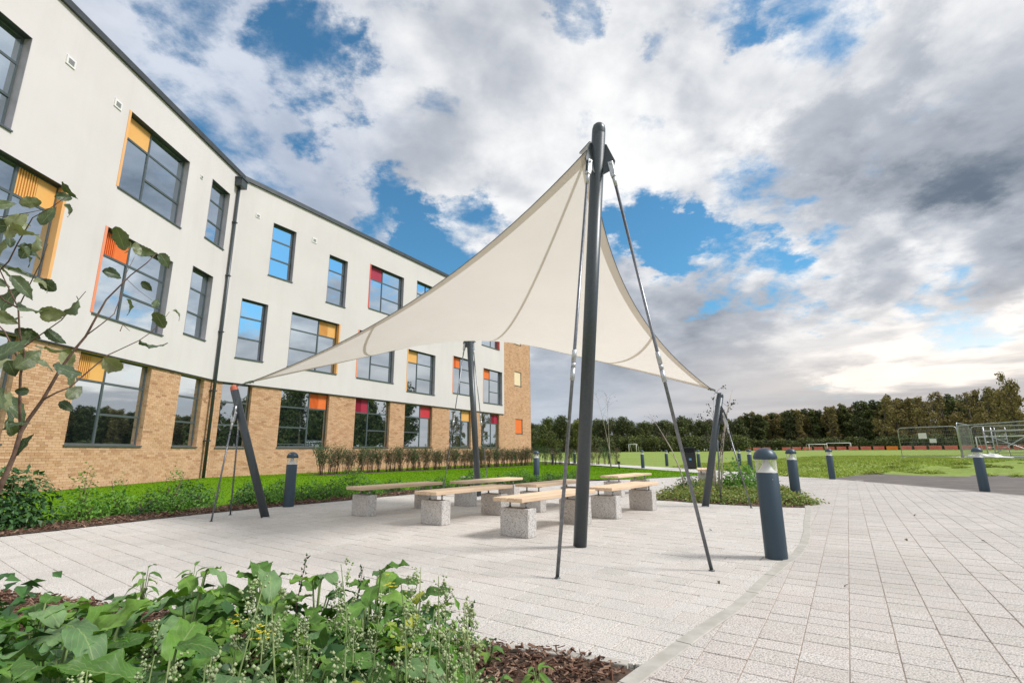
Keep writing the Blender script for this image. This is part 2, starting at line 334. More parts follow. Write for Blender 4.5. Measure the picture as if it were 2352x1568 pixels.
    m2 = nt.nodes.new('ShaderNodeMixShader'); l2 = nt.nodes.new('ShaderNodeMapRange'); l2.inputs[3].default_value = .10; l2.inputs[4].default_value = .75; nt.links.new(lw.outputs['Facing'], l2.inputs[0]); nt.links.new(l2.outputs[0], m2.inputs[0]); nt.links.new(ms.outputs[0], m2.inputs[1]); nt.links.new(m1.outputs[0], m2.inputs[2]); nt.links.new(m2.outputs[0], nt.nodes['Material Output'].inputs[0]); MATS['clear_lens'] = m
special()

# ------------------------------------------------------------------ mesh helpers
class MB:
    def __init__(s): s.v = []; s.f = []; s.mi = []; s.sm = []
    def add(s, vs, fs, mi=0, sm=False):
        o = len(s.v); s.v += [tuple(x) for x in vs]; s.f += [tuple(i + o for i in f) for f in fs]; s.mi += [mi] * len(fs); s.sm += [sm] * len(fs); return s
    def box(s, c, d, M=None, mi=0, bev=0):
        x, y, z = (k / 2 for k in d)
        if bev:
            b = bev; V = []
            for sz in (-1, 1):
                for (a, e) in ((-x + b, -y), (x - b, -y), (x, -y + b), (x, y - b), (x - b, y), (-x + b, y), (-x, y - b), (-x, -y + b)):
                    V.append((a, e, sz * (z - b)))
            n = 16
            for sz in (-1, 1):
                for (a, e) in ((-x + b, -y + b), (x - b, -y + b), (x - b, y - b), (-x + b, y - b)): V.append((a, e, sz * z))
            F = [(i, (i + 1) % 8, 8 + (i + 1) % 8, 8 + i) for i in range(8)]
            F += [(19, 18, 17, 16), (20, 21, 22, 23)]
            F += [(1, 0, 16, 17), (3, 2, 17, 18), (5, 4, 18, 19), (7, 6, 19, 16), (2, 1, 17), (4, 3, 18), (6, 5, 19), (0, 7, 16)]
            F += [(8, 9, 21, 20), (10, 11, 22, 21), (12, 13, 23, 22), (14, 15, 20, 23), (9, 10, 21), (11, 12, 22), (13, 14, 23), (15, 8, 20)]
        else:
            V = [(a * x, e * y, g * z) for a in (-1, 1) for e in (-1, 1) for g in (-1, 1)]
            F = [(0, 1, 3, 2), (4, 6, 7, 5), (0, 4, 5, 1), (2, 3, 7, 6), (0, 2, 6, 4), (1, 5, 7, 3)]
        c = Vector(c)
        V = [(M @ Vector(q) if M else Vector(q)) + c for q in V]
        return s.add(V, F, mi)
    def tube(s, pts, rad, n=10, mi=0, caps=True, sm=True):
        pts = [Vector(p) for p in pts]
        if not isinstance(rad, (list, tuple)): rad = [rad] * len(pts)
        V = []; F = []; ref = None
        for i, p in enumerate(pts):
            t = (pts[min(i + 1, len(pts) - 1)] - pts[max(i - 1, 0)])
            if t.length < 1e-9: t = Vector((0, 0, 1))
            t.normalize()
            if ref is None: ref = t.orthogonal().normalized()
            ref = (ref - t * ref.dot(t)).normalized(); b = t.cross(ref)
            for k in range(n):
                a = 2 * math.pi * k / n; V.append(p + (ref * math.cos(a) + b * math.sin(a)) * rad[i])
        for i in range(len(pts) - 1):
            for k in range(n): F.append((i * n + k, i * n + (k + 1) % n, (i + 1) * n + (k + 1) % n, (i + 1) * n + k))
        s.add(V, F, mi, sm)
        if caps:
            o = len(s.v) - len(V)
            s.f += [tuple(o + k for k in reversed(range(n))), tuple(o + (len(pts) - 1) * n + k for k in range(n))]; s.mi += [mi, mi]; s.sm += [False, False]
        return s
    def lathe(s, prof, n=32, mi=0, sm=True, org=(0, 0, 0)):
        V = []; F = []; o = Vector(org)
        for r, z in prof:
            for k in range(n): a = 2 * math.pi * k / n; V.append(o + Vector((r * math.cos(a), r * math.sin(a), z)))
        for i in range(len(prof) - 1):
            for k in range(n): F.append((i * n + k, i * n + (k + 1) % n, (i + 1) * n + (k + 1) % n, (i + 1) * n + k))
        return s.add(V, F, mi, sm)
    def mesh(s, name, mats):
        me = bpy.data.meshes.new(name); me.from_pydata([tuple(v) for v in s.v], [], s.f)
        for m in mats if isinstance(mats, (list, tuple)) else [mats]: me.materials.append(MATS[m])
        me.polygons.foreach_set('material_index', s.mi); me.polygons.foreach_set('use_smooth', s.sm); me.update(); return me
    def build(s, name, mats, parent=None, **kw): return link(name, s.mesh(name, mats), parent, **kw)
def link(name, me, parent=None, loc=None, rot=None, kind=None, label=None, cat=None, group=None):
    o = bpy.data.objects.new(name, me); C.objects.link(o)
    if loc is not None: o.location = loc
    if rot is not None: o.rotation_euler = rot
    if parent: o.parent = parent
    tag(o, label, cat, group, kind); return o
def tag(o, label=None, cat=None, group=None, kind=None):
    if label: o['label'] = label
    if cat: o['category'] = cat
    if group: o['group'] = group
    if kind: o['kind'] = kind
    return o
def thing(name, label, cat, loc=(0, 0, 0), rz=0, group=None):
    return link(name, None, None, loc, (0, 0, rz), None, label, cat, group)
def dup(root, loc, rz, label, group=None, sc=None):
    r = root.copy(); C.objects.link(r); r.location = loc; r.rotation_euler = (0, 0, rz); r['label'] = label
    if group: r['group'] = group
    if sc: r.scale = sc
    for ch in root.children:
        c = ch.copy(); C.objects.link(c); c.parent = r
        for g in ch.children:
            d = g.copy(); C.objects.link(d); d.parent = c
    return r
def npmesh(name, V, F, mats, smooth=False, uv=None):
    V = np.asarray(V, np.float32); F = np.asarray(F, np.int32); me = bpy.data.meshes.new(name)
    me.vertices.add(len(V)); me.vertices.foreach_set('co', V.ravel())
    k = F.shape[1]; me.loops.add(F.size); me.loops.foreach_set('vertex_index', F.ravel())
    me.polygons.add(len(F)); me.polygons.foreach_set('loop_start', np.arange(len(F), dtype=np.int32) * k)
    me.polygons.foreach_set('use_smooth', np.full(len(F), smooth)); 
    for m in mats if isinstance(mats, (list, tuple)) else [mats]: me.materials.append(MATS[m])
    me.update(); me.validate(); return me
def leaves_np(P, Nrm, T, Ls, Ws, fold=.25):
    """pointed leaf (two folded halves, 6 verts / 4 tris as quads) at each P, along T, normal Nrm"""
    P = np.asarray(P); B = np.cross(Nrm, T); B /= np.linalg.norm(B, axis=1)[:, None] + 1e-9
    Nn = np.cross(T, B); L = Ls[:, None]; Wd = Ws[:, None]
    p0 = P; p1 = P + T * L * .45; p2 = P + T * L - Nn * L * .12
    l1 = P + T * L * .40 + B * Wd * .5 + Nn * Wd * fold; r1 = P + T * L * .40 - B * Wd * .5 + Nn * Wd * fold
    V = np.stack([p0, l1, p2, r1, p1], 1).reshape(-1, 3); n = len(P); o = np.arange(n)[:, None] * 5
    F = np.concatenate([o + [0, 4, 1], o + [1, 4, 2], o + [0, 3, 4], o + [4, 3, 2]], 0)
    return V, F
def runit(n): v = rng.normal(size=(n, 3)); return v / np.linalg.norm(v, axis=1)[:, None]
def in_poly(x, y, poly):
    x = np.asarray(x); y = np.asarray(y); c = np.zeros(x.shape, bool); n = len(poly)
    for i in range(n):
        x1, y1 = poly[i]; x2, y2 = poly[(i + 1) % n]
        k = ((y1 > y) != (y2 > y)) & (x < (x2 - x1) * (y - y1) / (y2 - y1 + 1e-12) + x1); c ^= k
    return c
def flat(name, poly, z, mat, parent=None, thick=0, **kw):
    bm = bmesh.new(); vs = [bm.verts.new((x, y, z)) for x, y in poly]; f = bm.faces.new(vs)
    if f.normal.z < 0: f.normal_flip()
    bmesh.ops.triangulate(bm, faces=bm.faces[:])
    if thick:
        r = bmesh.ops.extrude_face_region(bm, geom=bm.faces[:]); 
        for v in [g for g in r['geom'] if isinstance(g, bmesh.types.BMVert)]: v.co.z -= thick
        bmesh.ops.recalc_face_normals(bm, faces=bm.faces[:])
    me = bpy.data.meshes.new(name); bm.to_mesh(me); bm.free(); me.materials.append(MATS[mat])
    return link(name, me, parent, **kw)

# ------------------------------------------------------------------ terrain
def sm(t): t = np.clip(t, 0, 1); return t * t * (3 - 2 * t)
def hgt(x, y):
    x = np.asarray(x, float); y = np.asarray(y, float); d = np.hypot(x, y); az = np.degrees(np.arctan2(x, y))
    A = sm((az - 22) / 10) * sm((150 - az) / 30)
    h = A * .4 * sm((d - 25) / 13) + (.8 - .4 * A) * sm((d - 48) / 100) * (y > -200)
    bank = A * np.exp(-((d - 30) / 4.5) ** 2) * .10 * (1 + .8 * np.sin(x * 1.7 + y * .6) + .5 * np.sin(x * .7 - y * 2.1))
    return h + bank - .06
def terrain():
    rr = np.concatenate([np.linspace(.5, 60, 120), np.geomspace(61, 3000, 60)]); th = np.radians(np.arange(0, 360, 1.5))
    X = np.outer(rr, np.sin(th)); Y = np.outer(rr, np.cos(th)); Z = hgt(X, Y)
    V = np.stack([X, Y, Z], -1).reshape(-1, 3); n = len(th); a = np.arange(len(rr) - 1)[:, None] * n; k = np.arange(n)[None]
    F = np.stack([a + k, a + (k + 1) % n, a + n + (k + 1) % n, a + n + k], -1).reshape(-1, 4)[:, ::-1]
    V = np.vstack([V, [[0, 0, -.06]]]); me = npmesh('field', V, F, 'field_grass', True)
    link('field', me, kind='structure')
terrain()

KERB = [(.10, 1.95), (.33, 2.24), (.58, 2.54), (.74, 2.72), (.99, 3.01), (1.24, 3.29), (1.42, 3.48), (1.66, 3.78), (2.03, 4.27), (2.42, 4.75), (2.75, 5.14), (3.15, 5.70), (3.60, 6.42), (4.2, 7.45), (4.68, 8.25), (5.0, 8.79), (5.32, 9.38)]
BEDTIP = (5.20, 9.12)
RB = [(2.95, 10.62), (3.71, 9.86), (4.33, 9.38), (5.05, 9.08), (5.30, 9.35), (5.70, 10.05), (6.17, 10.99), (6.6, 12.2), (6.85, 13.4), (6.6, 14.6), (5.9, 15.2), (4.9, 14.1), (4.0, 12.6), (3.3, 11.4)]
LB = [(-7.1, 5.2), (-6.45, 6.5), (-6.12, 7.08), (-5.78, 7.75), (-5.45, 8.45), (-5.0, 9.2), (-4.5, 9.85), (-4.0, 10.45), (-3.5, 11.1), (-2.95, 11.85), (-2.35, 12.6), (-1.5, 13.5), (-.5, 14.45), (.7, 15.6), (1.7, 16.55), (2.62, 17.33)]
FRONT = [(-9, 5.2), (-6.2, 4.68), (-3.95, 4.10), (-3.39, 3.87), (-1.7, 3.36), (.02, 2.88), (.16, 2.84), (.39, 2.74), (.64, 2.62)]
patio = LB + [(3.9, 18.0), (5.0, 18.65), (6.4, 19.6), (8.0, 20.9), (9.0, 20.7), (10.2, 19.7), (9.2, 18.3), (8.0, 16.8), (6.9, 15.2), (6.85, 13.4)][:0]
# patio polygon: left bed arc, back path, behind right bed, kerb, front bed
patio = LB + [(3.9, 18.0), (5.0, 18.65), (6.4, 19.6), (7.6, 20.4), (7.9, 17.8), (7.3, 15.9), (6.85, 14.3), (6.85, 13.4), (6.6, 14.6), (5.9, 15.2), (4.9, 14.1), (4.0, 12.6), (3.3, 11.4), (2.95, 10.62), (3.71, 9.86), (4.33, 9.38), (5.05, 9.08)] + [(5.2, 9.14)] + KERB[-2:2:-1] + [(.64, 2.62)] + FRONT[-2::-1] + [(-9, 4.2)][:0]
rpath = KERB + [(5.70, 10.05), (6.17, 10.99), (6.6, 12.2), (6.87, 13.4), (6.87, 14.3), (7.32, 15.9), (7.92, 17.8), (7.62, 20.4), (8.3, 21.1), (9.2, 20.8), (10.25, 19.7), (10.98, 17.7), (10.95, 15.2), (10.86, 11.9), (10.78, 9), (10.7, 4), (10.6, -3), (-1.2, -3), (-.9, .7)]

def clip_rect(poly, c, ax, hx, ay, hy):
    """poly clipped by an oriented rectangle"""
    P = [((x - c[0]) * ax[0] + (y - c[1]) * ax[1], (x - c[0]) * ay[0] + (y - c[1]) * ay[1]) for x, y in poly]
    for k, s, h in ((0, 1, hx), (0, -1, hx), (1, 1, hy), (1, -1, hy)):
        out = []; n = len(P)
        for i in range(n):
            a, b = P[i], P[(i + 1) % n]; da = h - s * a[k]; db = h - s * b[k]
            if da >= 0: out.append(a)
            if (da >= 0) != (db >= 0):
                t = da / (da - db); out.append((a[0] + (b[0] - a[0]) * t, a[1] + (b[1] - a[1]) * t))
        P = out
        if len(P) < 3: return []
    q = []
    for a in P:
        if not q or math.hypot(a[0] - q[-1][0], a[1] - q[-1][1]) > 1e-4: q.append(a)
    return q if len(q) > 2 else []
def visible(x, y, z=0, pad=0):
    d = Vector((x, y, z - CAMH)); dep = d.y * math.cos(PITCH) + d.z * math.sin(PITCH)
    if dep < .1: return False
    u = 1176 + FPX * d.x / dep; v = 784 - FPX * (-d.y * math.sin(PITCH) + d.z * math.cos(PITCH)) / dep
    return -pad < u < 2352 + pad and -pad < v < 1568 + pad
def pave(name, poly, az, cw, lens, mat, hidden, xr, yr, seed, col_along=False):
    rd = random.Random(seed)
    dx = (math.sin(R(az)), math.cos(R(az))); dy = (math.cos(R(az)), -math.sin(R(az)))   # dx: along courses, dy: across
    xs = [p[0] for p in poly]; ys = [p[1] for p in poly]
    proj = [(p[0] * dx[0] + p[1] * dx[1], p[0] * dy[0] + p[1] * dy[1]) for p in poly]
    a0, a1 = min(p[0] for p in proj), max(p[0] for p in proj); b0, b1 = min(p[1] for p in proj), max(p[1] for p in proj)
    root = flat(name, poly, -.005, 'joint_sand', kind='structure')
    blocks = []; j = .0016; jl = .0028; PA = np.array(poly)
    nb = math.ceil((b1 - b0) / cw)
    segs = np.array([(*poly[i], *poly[(i + 1) % len(poly)]) for i in range(len(poly))])
    def bdist(c):
        px, py = c; d = segs[:, 2:] - segs[:, :2]; t = np.clip(((px - segs[:, 0]) * d[:, 0] + (py - segs[:, 1]) * d[:, 1]) / (d ** 2).sum(1), 0, 1)
        return np.hypot(segs[:, 0] + d[:, 0] * t - px, segs[:, 1] + d[:, 1] * t - py).min()
    cand = []
    for i in range(nb + 1):
        b = b0 + (i + .5) * cw; a = a0 - rd.random() * .3
        while a < a1:
            l = rd.choice(lens); c = (a + l / 2, b); a += l
            cand.append((c[0] * dx[0] + b * dy[0], c[0] * dx[1] + b * dy[1], l))
    cx = np.array([c[0] for c in cand]); cy = np.array([c[1] for c in cand])
    inside = in_poly(cx, cy, poly)
    for k, (x, y, l) in enumerate(cand):
        if not inside[k]:
            if not (xr[0] - .3 < x < xr[1] + .3 and yr[0] - .3 < y < yr[1] + .3): continue
        if not visible(x, y, 0, 260) and rd.random() > -1: continue
        bd = bdist((x, y))
        if not inside[k] and bd > .22: continue
        if bd > .2: q = None
        else:
            q = clip_rect(poly, (x, y), dx, l / 2 - jl, dy, cw / 2 - j)
            if not q: continue
            ar = abs(sum(q[m][0] * q[(m + 1) % len(q)][1] - q[(m + 1) % len(q)][0] * q[m][1] for m in range(len(q)))) / 2
            if ar < .0012: continue
        blocks.append((x, y, l, q))
    def key(b):
        d = Vector((b[0], b[1], -CAMH)); s = b[2] * cw / (d.length ** 3)
        return -s if visible(b[0], b[1]) and not in_poly(np.array([b[0]]), np.array([b[1]]), hidden)[0] else 1 - s
    blocks.sort(key=key)
    def geo(l, q, dz=0, tx=0, ty=0):
        q = q or [(-l / 2 + jl, -cw / 2 + j), (l / 2 - jl, -cw / 2 + j), (l / 2 - jl, cw / 2 - j), (-l / 2 + jl, cw / 2 - j)]
        ar = sum(q[m][0] * q[(m + 1) % len(q)][1] - q[(m + 1) % len(q)][0] * q[m][1] for m in range(len(q)))
        if ar < 0: q = q[::-1]
        n = len(q); gx = sum(p[0] for p in q) / n; gy = sum(p[1] for p in q) / n
        V = []
        for p in q:
            dd = math.hypot(p[0] - gx, p[1] - gy) + 1e-6; s = max(0, 1 - .004 / dd)
            V.append((gx + (p[0] - gx) * s, gy + (p[1] - gy) * s, dz + tx * p[0] + ty * p[1]))
        V += [(p[0], p[1], dz + tx * p[0] + ty * p[1] - .004) for p in q] + [(p[0], p[1], -.03) for p in q]
        F = [tuple(range(n))] + [(n + m, n + (m + 1) % n, (m + 1) % n, m) for m in range(n)] + [(2 * n + m, 2 * n + (m + 1) % n, n + (m + 1) % n, n + m) for m in range(n)]
        return V, F
    shared = {}
    rot = Matrix(((dx[0], -dx[1] if False else dy[0], 0), (dx[1], dy[1], 0), (0, 0, 1)))
    # local frame: x along dx, y along dy (mirrored basis), so flip y to keep it a rotation
    th = math.atan2(dx[1], dx[0])
    def flipq(q): return [(p[0], -p[1]) for p in q] if q else None
    for b in blocks[:300]:
        x, y, l, q = b
        if q is None and l in shared: me = shared[l]
        else:
            V, F = geo(l, flipq(q)); m_ = MB(); m_.add(V, F); me = m_.mesh('paver', mat)
            if q is None: shared[l] = me
        o = link('paver', me, root, (x, y, rd.uniform(-.0016, .0016)), (rd.uniform(-.006, .006), rd.uniform(-.006, .006), th))
    big = MB(); ct, st = math.cos(th), math.sin(th)
    for x, y, l, q in blocks[300:]:
        V, F = geo(l, flipq(q), rd.uniform(-.0016, .0016), rd.uniform(-.006, .006), rd.uniform(-.006, .006))
        big.add([(x + ct * a - st * b, y + st * a + ct * b, c) for a, b, c in V], F)
    big.build('pavers_beyond', mat, root, kind='stuff')
    return root
hid = [(-9, 0), (-9, 3.9), (-3.9, 3.5), (-1.5, 2.9), (-.2, 2.2), (-.2, 0)]
pave('patio_paving', patio, 127.0, .208, (.16, .21, .21, .26, .26, .31), 'granite_paver', hid, (-9, 9), (2, 21), 3)
pave('curved_path_paving', rpath, 33.5, .208, (.145, .17, .19, .19), 'path_paver', hid, (-2, 11.2), (-3, 22), 5)

def ribbon(path, w, z0, z1, seglen, gap, name, mat, partname):
    """a curb of separate stones following a polyline"""
    root = thing(name[0], name[1], name[2])
    pts = [Vector((*p, 0)) for p in path]; cum = [0]
    for a, b in zip(pts, pts[1:]): cum.append(cum[-1] + (b - a).length)
    def P(s):
        s = max(0, min(cum[-1], s))
        for i in range(len(pts) - 1):
            if s <= cum[i + 1]: t = (s - cum[i]) / (cum[i + 1] - cum[i]); return pts[i].lerp(pts[i + 1], t)
        return pts[-1]
    s = 0; k = 0
    while s < cum[-1] - .05:
        e = min(s + seglen, cum[-1]); m_ = MB(); n = 4; L_, R_ = [], []
        for i in range(n + 1):
            q = s + gap + (e - s - 2 * gap) * i / n; t = (P(q + .02) - P(q - .02)).normalized(); nn = Vector((-t.y, t.x, 0))
            L_.append(P(q) + nn * w / 2); R_.append(P(q) - nn * w / 2)
        V = []
        for i in range(n + 1):
            for p, z in ((L_[i], z0), (L_[i], z1 - .004), (L_[i].lerp(R_[i], .05), z1), (R_[i].lerp(L_[i], .05), z1), (R_[i], z1 - .004), (R_[i], z0)): V.append((p.x, p.y, z + (k % 3 - 1) * .0012))
        F = []
        for i in range(n):
            for a in range(5): F.append((i * 6 + a, i * 6 + a + 1, i * 6 + 7 + a, i * 6 + 6 + a))
        F += [(5, 4, 3, 2, 1, 0), tuple(n * 6 + a for a in range(6))]
        m_.add(V, F); m_.build(partname, mat, root); s = e; k += 1
    return root
kp = []
for a in KERB: kp.append(a)
ribbon(kp, .085, -.05, .006, .62, .003, ('curved_edging_kerb', 'curved pale concrete edging strip between the patio and the long-course path', 'kerb'), 'kerb_concrete', 'kerb_stone')
ribbon([(-4.6, 4.26), (-3.95, 4.08), (-3.39, 3.85), (-1.7, 3.34), (.02, 2.86), (.16, 2.82), (.39, 2.72), (.585, 2.64)], .06, -.08, .004, .9, .003, ('planting_bed_edging', 'straight concrete edging between the foreground planting bed and the patio', 'kerb'), 'kerb_concrete', 'edging_stone')

# lawn, beds, road, far path
lawn_poly = [(-13.0, 2)] + [(x - .95 if y < 12 else x - .75, y + .55 if y < 12 else y + .8) for x, y in LB[:-1]] + [(2.3, 18.2), (3.9, 18.1), (5.0, 18.75), (6.4, 19.7), (7.9, 21), (8.6, 21.4), (8.1, 24.6), (6.4, 30), (4.2, 38), (2.2, 47), (-1, 47), (-12.9, 21.5)]
flat('lawn', lawn_poly, .004, 'lawn', kind='structure')
lbed = LB + [(2.9, 17.6), (2.4, 18.3), (1.0, 17.3)] + [(x - 1.05 if y < 12 else x - .85, y + .6 if y < 12 else y + .9) for x, y in LB[-2::-1]] + [(-9.5, 4.6)]
flat('left_planting_soil', lbed, .0085, 'soil', kind='structure')
flat('front_planting_soil', [(.56, 2.60), (.33, 2.30), (.08, 1.99), (-1.0, .65), (-3, -1), (-9, -1), (-9, 5.1)] + FRONT[1:-1], -.008, 'soil', kind='structure')
flat('right_planting_soil', RB, .006, 'soil', kind='structure')
hsoil = [(-9.4, 22.7), (-8.9, 24.5), (-6.9, 27.5), (-4.6, 30.2), (1.0, 37.6), (8, 38.6), (8.4, 37.2), (1.6, 36.2), (-4.1, 28.6), (-6.4, 25.9), (-8.2, 22.4)]
flat('hedge_planting_soil', hsoil, .009, 'soil', kind='structure')
flat('asphalt_road', [(10.99, -8), (10.99, 17.66), (11.3, 18.1), (13.98, 20.5), (16.67, 21.7), (19.7, 22.9), (27, 26.2), (45, 31), (45, -8)], -.012, 'asphalt', kind='structure')
flat('road_kerb_strip', [(10.90, -8), (10.90, 17.8), (10.985, 17.75), (10.985, -8)], .002, 'kerb_concrete', kind='structure')
flat('concrete_path', [(8.35, 21.15), (9.25, 20.85), (10.3, 19.8), (10.5, 21.3), (10.3, 24), (9.4, 28.7), (8.4, 33), (7.2, 38.0), (6.3, 44), (4.2, 52), (2.2, 52), (4.2, 44), (5.4, 37), (6.9, 30), (8.0, 24.6)], .012, 'path_concrete', kind='structure')

# mulch
def chips(name, poly, n, lmin, lmax, z, zr):
    P = np.array(poly); x0, y0 = P.min(0); x1, y1 = P.max(0); X = rng.uniform(x0, x1, n * 6); Y = rng.uniform(y0, y1, n * 6)
    k = in_poly(X, Y, poly); X, Y = X[k][:n], Y[k][:n]; n = len(X)
    L = rng.uniform(lmin, lmax, n); Wd = L * rng.uniform(.18, .45, n); T = L * rng.uniform(.06, .16, n)
    a = rng.uniform(0, 2 * np.pi, n); tl = rng.normal(0, .35, n); rl = rng.normal(0, .4, n)
    t = np.stack([np.cos(a) * np.cos(tl), np.sin(a) * np.cos(tl), np.sin(tl)], 1); up = np.stack([-np.cos(a) * np.sin(tl), -np.sin(a) * np.sin(tl), np.cos(tl)], 1)
    b = np.cross(up, t); b2 = b * np.cos(rl)[:, None] + up * np.sin(rl)[:, None]; u2 = np.cross(t, b2)
    c = np.stack([X, Y, z + rng.random(n) ** 1.5 * zr], 1); V = []
    for sx in (-1, 1):
        w = Wd * (1 if sx < 0 else rng.uniform(.4, 1, n))
        for sy in (-1, 1):
            for sz in (-1, 1): V.append(c + t * (L / 2 * sx)[:, None] + b2 * (w / 2 * sy)[:, None] + u2 * (T / 2 * sz)[:, None])
    V = np.stack(V, 1).reshape(-1, 3); o = np.arange(n)[:, None] * 8
    F = np.concatenate([o + f for f in ([0, 1, 3, 2], [4, 6, 7, 5], [0, 4, 5, 1], [2, 3, 7, 6], [0, 2, 6, 4], [1, 5, 7, 3])])
    link(name, npmesh(name, V, F, 'bark_chip'), kind='stuff', label='brown bark mulch ' + name.replace('bark_mulch_', 'in the ').replace('_', ' '), cat='mulch')
chips('bark_mulch_front_bed', [(.52, 2.60), (.06, 2.02), (-.8, 1.0), (-3.0, 1.0), (-4.3, 3.0), (-4.3, 4.15)] + FRONT[3:-1], 22000, .010, .048, 0, .03)
chips('bark_mulch_left_bed', LB[1:] + [(x - .75 if y < 12 else x - .5, y + .45) for x, y in LB[::-1]], 14000, .02, .06, .012, .035)
chips('bark_mulch_right_bed', RB, 2500, .03, .08, .008, .03)

# ------------------------------------------------------------------ school building
A2 = Vector((-12.951, 21.561, 0)); TH2, TH1 = .525, .013
DW2 = Vector((math.sin(TH2), math.cos(TH2), 0)); NW2 = Vector((math.cos(TH2), -math.sin(TH2), 0))
DW1 = Vector((math.sin(TH1), math.cos(TH1), 0)); NW1 = Vector((math.cos(TH1), -math.sin(TH1), 0))
HR, HW = 13.84, 4.10
school = thing('school_building', 'three-storey school with white render over buff brick, coloured window panels and dark roof edge', 'building')
def wp(D, Nn, s, z, out=0.0): return A2 + D * s + Nn * out + Vector((0, 0, z))
# windows: (s0, s1, z0, z1, kind, colour, jamb)
# kind: N = narrow three panes, L = coloured panel top-left, Rr = coloured panel top-right, P = no panel
WIN2 = [(1.77, 3.10, 9.60, 12.36, 'N', None, None), (5.28, 6.60, 9.13, 11.9, 'N', None, None), (8.40, 11.36, 9.55, 12.36, 'L', 'panel_maroon', 'jamb_red'), (12.66, 15.5, 9.8, 12.6, 'N2', None, None),
        (17.0, 19.8, 9.6, 12.4, 'N2', None, None), (20.78, 23.5, 9.55, 12.35, 'R', 'panel_orange', 'jamb_red'),
        (.60, 1.94, 5.27, 8.07, 'N', None, None), (3.26, 6.31, 5.23, 8.06, 'RL', 'panel_yellow', 'jamb_orange'), (7.78, 10.78, 5.23, 8.05, 'L', 'panel_orange', 'jamb_salmon'),
        (12.05, 14.88, 4.87, 7.65, 'L', 'panel_yellow', 'jamb_orange'), (17.0, 19.75, 5.23, 8.0, 'LL', 'panel_orange', 'jamb_salmon'), (21.08, 23.98, 4.86, 7.65, 'L', 'panel_orange', 'jamb_salmon'),
        (.22, 1.62, 1.26, 4.08, 'N', None, 'brick'), (3.15, 6.05, 1.27, 4.08, 'RL', 'panel_orange', 'brick'), (7.90, 10.69, 1.29, 4.08, 'LL', 'panel_maroon', 'brick'), (12.02, 14.79, 1.30, 4.06, 'R', 'panel_red', 'brick'),
        (16.75, 19.47, 1.30, 4.05, 'R', 'panel_yellow', 'brick'), (20.87, 23.6, 1.30, 4.05, 'RL', 'panel_maroon', 'brick'),
        (26.24, 27.5, 6.77, 8.09, 'F', 'panel_cream', 'brick'), (26.33, 27.65, 2.5, 3.85, 'F', 'panel_orange', 'brick'), (26.2, 27.5, 10.6, 12.0, 'F', 'panel_cream', 'brick')]
WIN1 = [(-13.2, -10.23, 9.24, 12.06, 'N2', None, None), (-6.78, -3.72, 9.61, 12.45, 'L', 'panel_yellow', 'jamb_orange'), (-2.24, -.92, 9.9, 12.6, 'N', None, None),
        (-11.5, -8.48, 5.76, 8.6, 'RL', 'panel_yellow', 'jamb_orange'), (-6.88, -3.82, 5.28, 8.14, 'LL', 'panel_orange', 'jamb_salmon'), (-2.70, -1.35, 5.64, 8.44, 'N', None, None),
        (-11.8, -8.75, 1.28, 4.07, 'N2', None, 'brick'), (-6.93, -3.97, 1.28, 4.07, 'LL', 'panel_yellow', 'brick'), (-2.39, -.92, 1.27, 4.06, 'N', None, 'brick')]
def wall_quads(mb, D, Nn, s0, s1, z0, z1, wins, out, depth, bottom=False):
    ss = sorted({s0, s1, *[w[0] for w in wins], *[w[1] for w in wins]}); ss = [s for s in ss if s0 <= s <= s1]
    zs = sorted({z0, z1, *[w[2] for w in wins], *[w[3] for w in wins]}); zs = [z for z in zs if z0 <= z <= z1]
    for a, b in zip(ss, ss[1:]):
        for c, d in zip(zs, zs[1:]):
            ms, mz = (a + b) / 2, (c + d) / 2
            if any(w[0] < ms < w[1] and w[2] < mz < w[3] for w in wins): continue
            mb.add([wp(D, Nn, a, c, out), wp(D, Nn, b, c, out), wp(D, Nn, b, d, out), wp(D, Nn, a, d, out)], [(0, 1, 2, 3)])
    for w in wins:
        a, b, c, d = w[:4]; c = max(c, z0); d = min(d, z1)
        if c >= d: continue
        F = wp(D, Nn, 0, 0, out) - wp(D, Nn, 0, 0, 0); 
        for p, q in (((a, c), (a, d)), ((b, d), (b, c)), ((a, d), (b, d)), ((b, c), (a, c))):
            if p[1] == q[1] and ((p[1] == d and w[3] > z1) or (p[1] == c and w[2] < z0)): continue
            mb.add([wp(D, Nn, p[0], p[1], out), wp(D, Nn, q[0], q[1], out), wp(D, Nn, q[0], q[1], out - depth), wp(D, Nn, p[0], p[1], out - depth)], [(0, 1, 2, 3)])
    if bottom: mb.add([wp(D, Nn, s0, z0, out), wp(D, Nn, s1, z0, out), wp(D, Nn, s1, z0, 0 - .1), wp(D, Nn, s0, z0, -.1)], [(3, 2, 1, 0)])
ov = .07
UP2 = [w for w in WIN2 if w[2] > 4.2 and w[0] < 24]; UP1 = [w for w in WIN1 if w[2] > 4.2]
m_ = MB(); wall_quads(m_, DW2, NW2, .02, 24.30, HW, HR, UP2, ov, .30, True)
m_.add([wp(DW2, NW2, 24.3, HW, ov), wp(DW2, NW2, 24.3, HR, ov), wp(DW2, NW2, 24.3, HR, -.1), wp(DW2, NW2, 24.3, HW, -.1)], [(3, 2, 1, 0)])
m_.build('render_wall', 'white_render', school)
m_ = MB(); wall_quads(m_, DW1, NW1, -24, -.02 + .06, HW, HR, UP1, ov, .30, True); m_.build('render_wall', 'white_render', school)
def inter(w, z0, z1): return w[3] > z0 and w[2] < z1
LO2 = [w for w in WIN2 if w[2] < 4.2 and w[0] < 24]; TOW = [w for w in WIN2 if w[0] > 24]; LO1 = [w for w in WIN1 if w[2] < 4.2]
MBK = .010
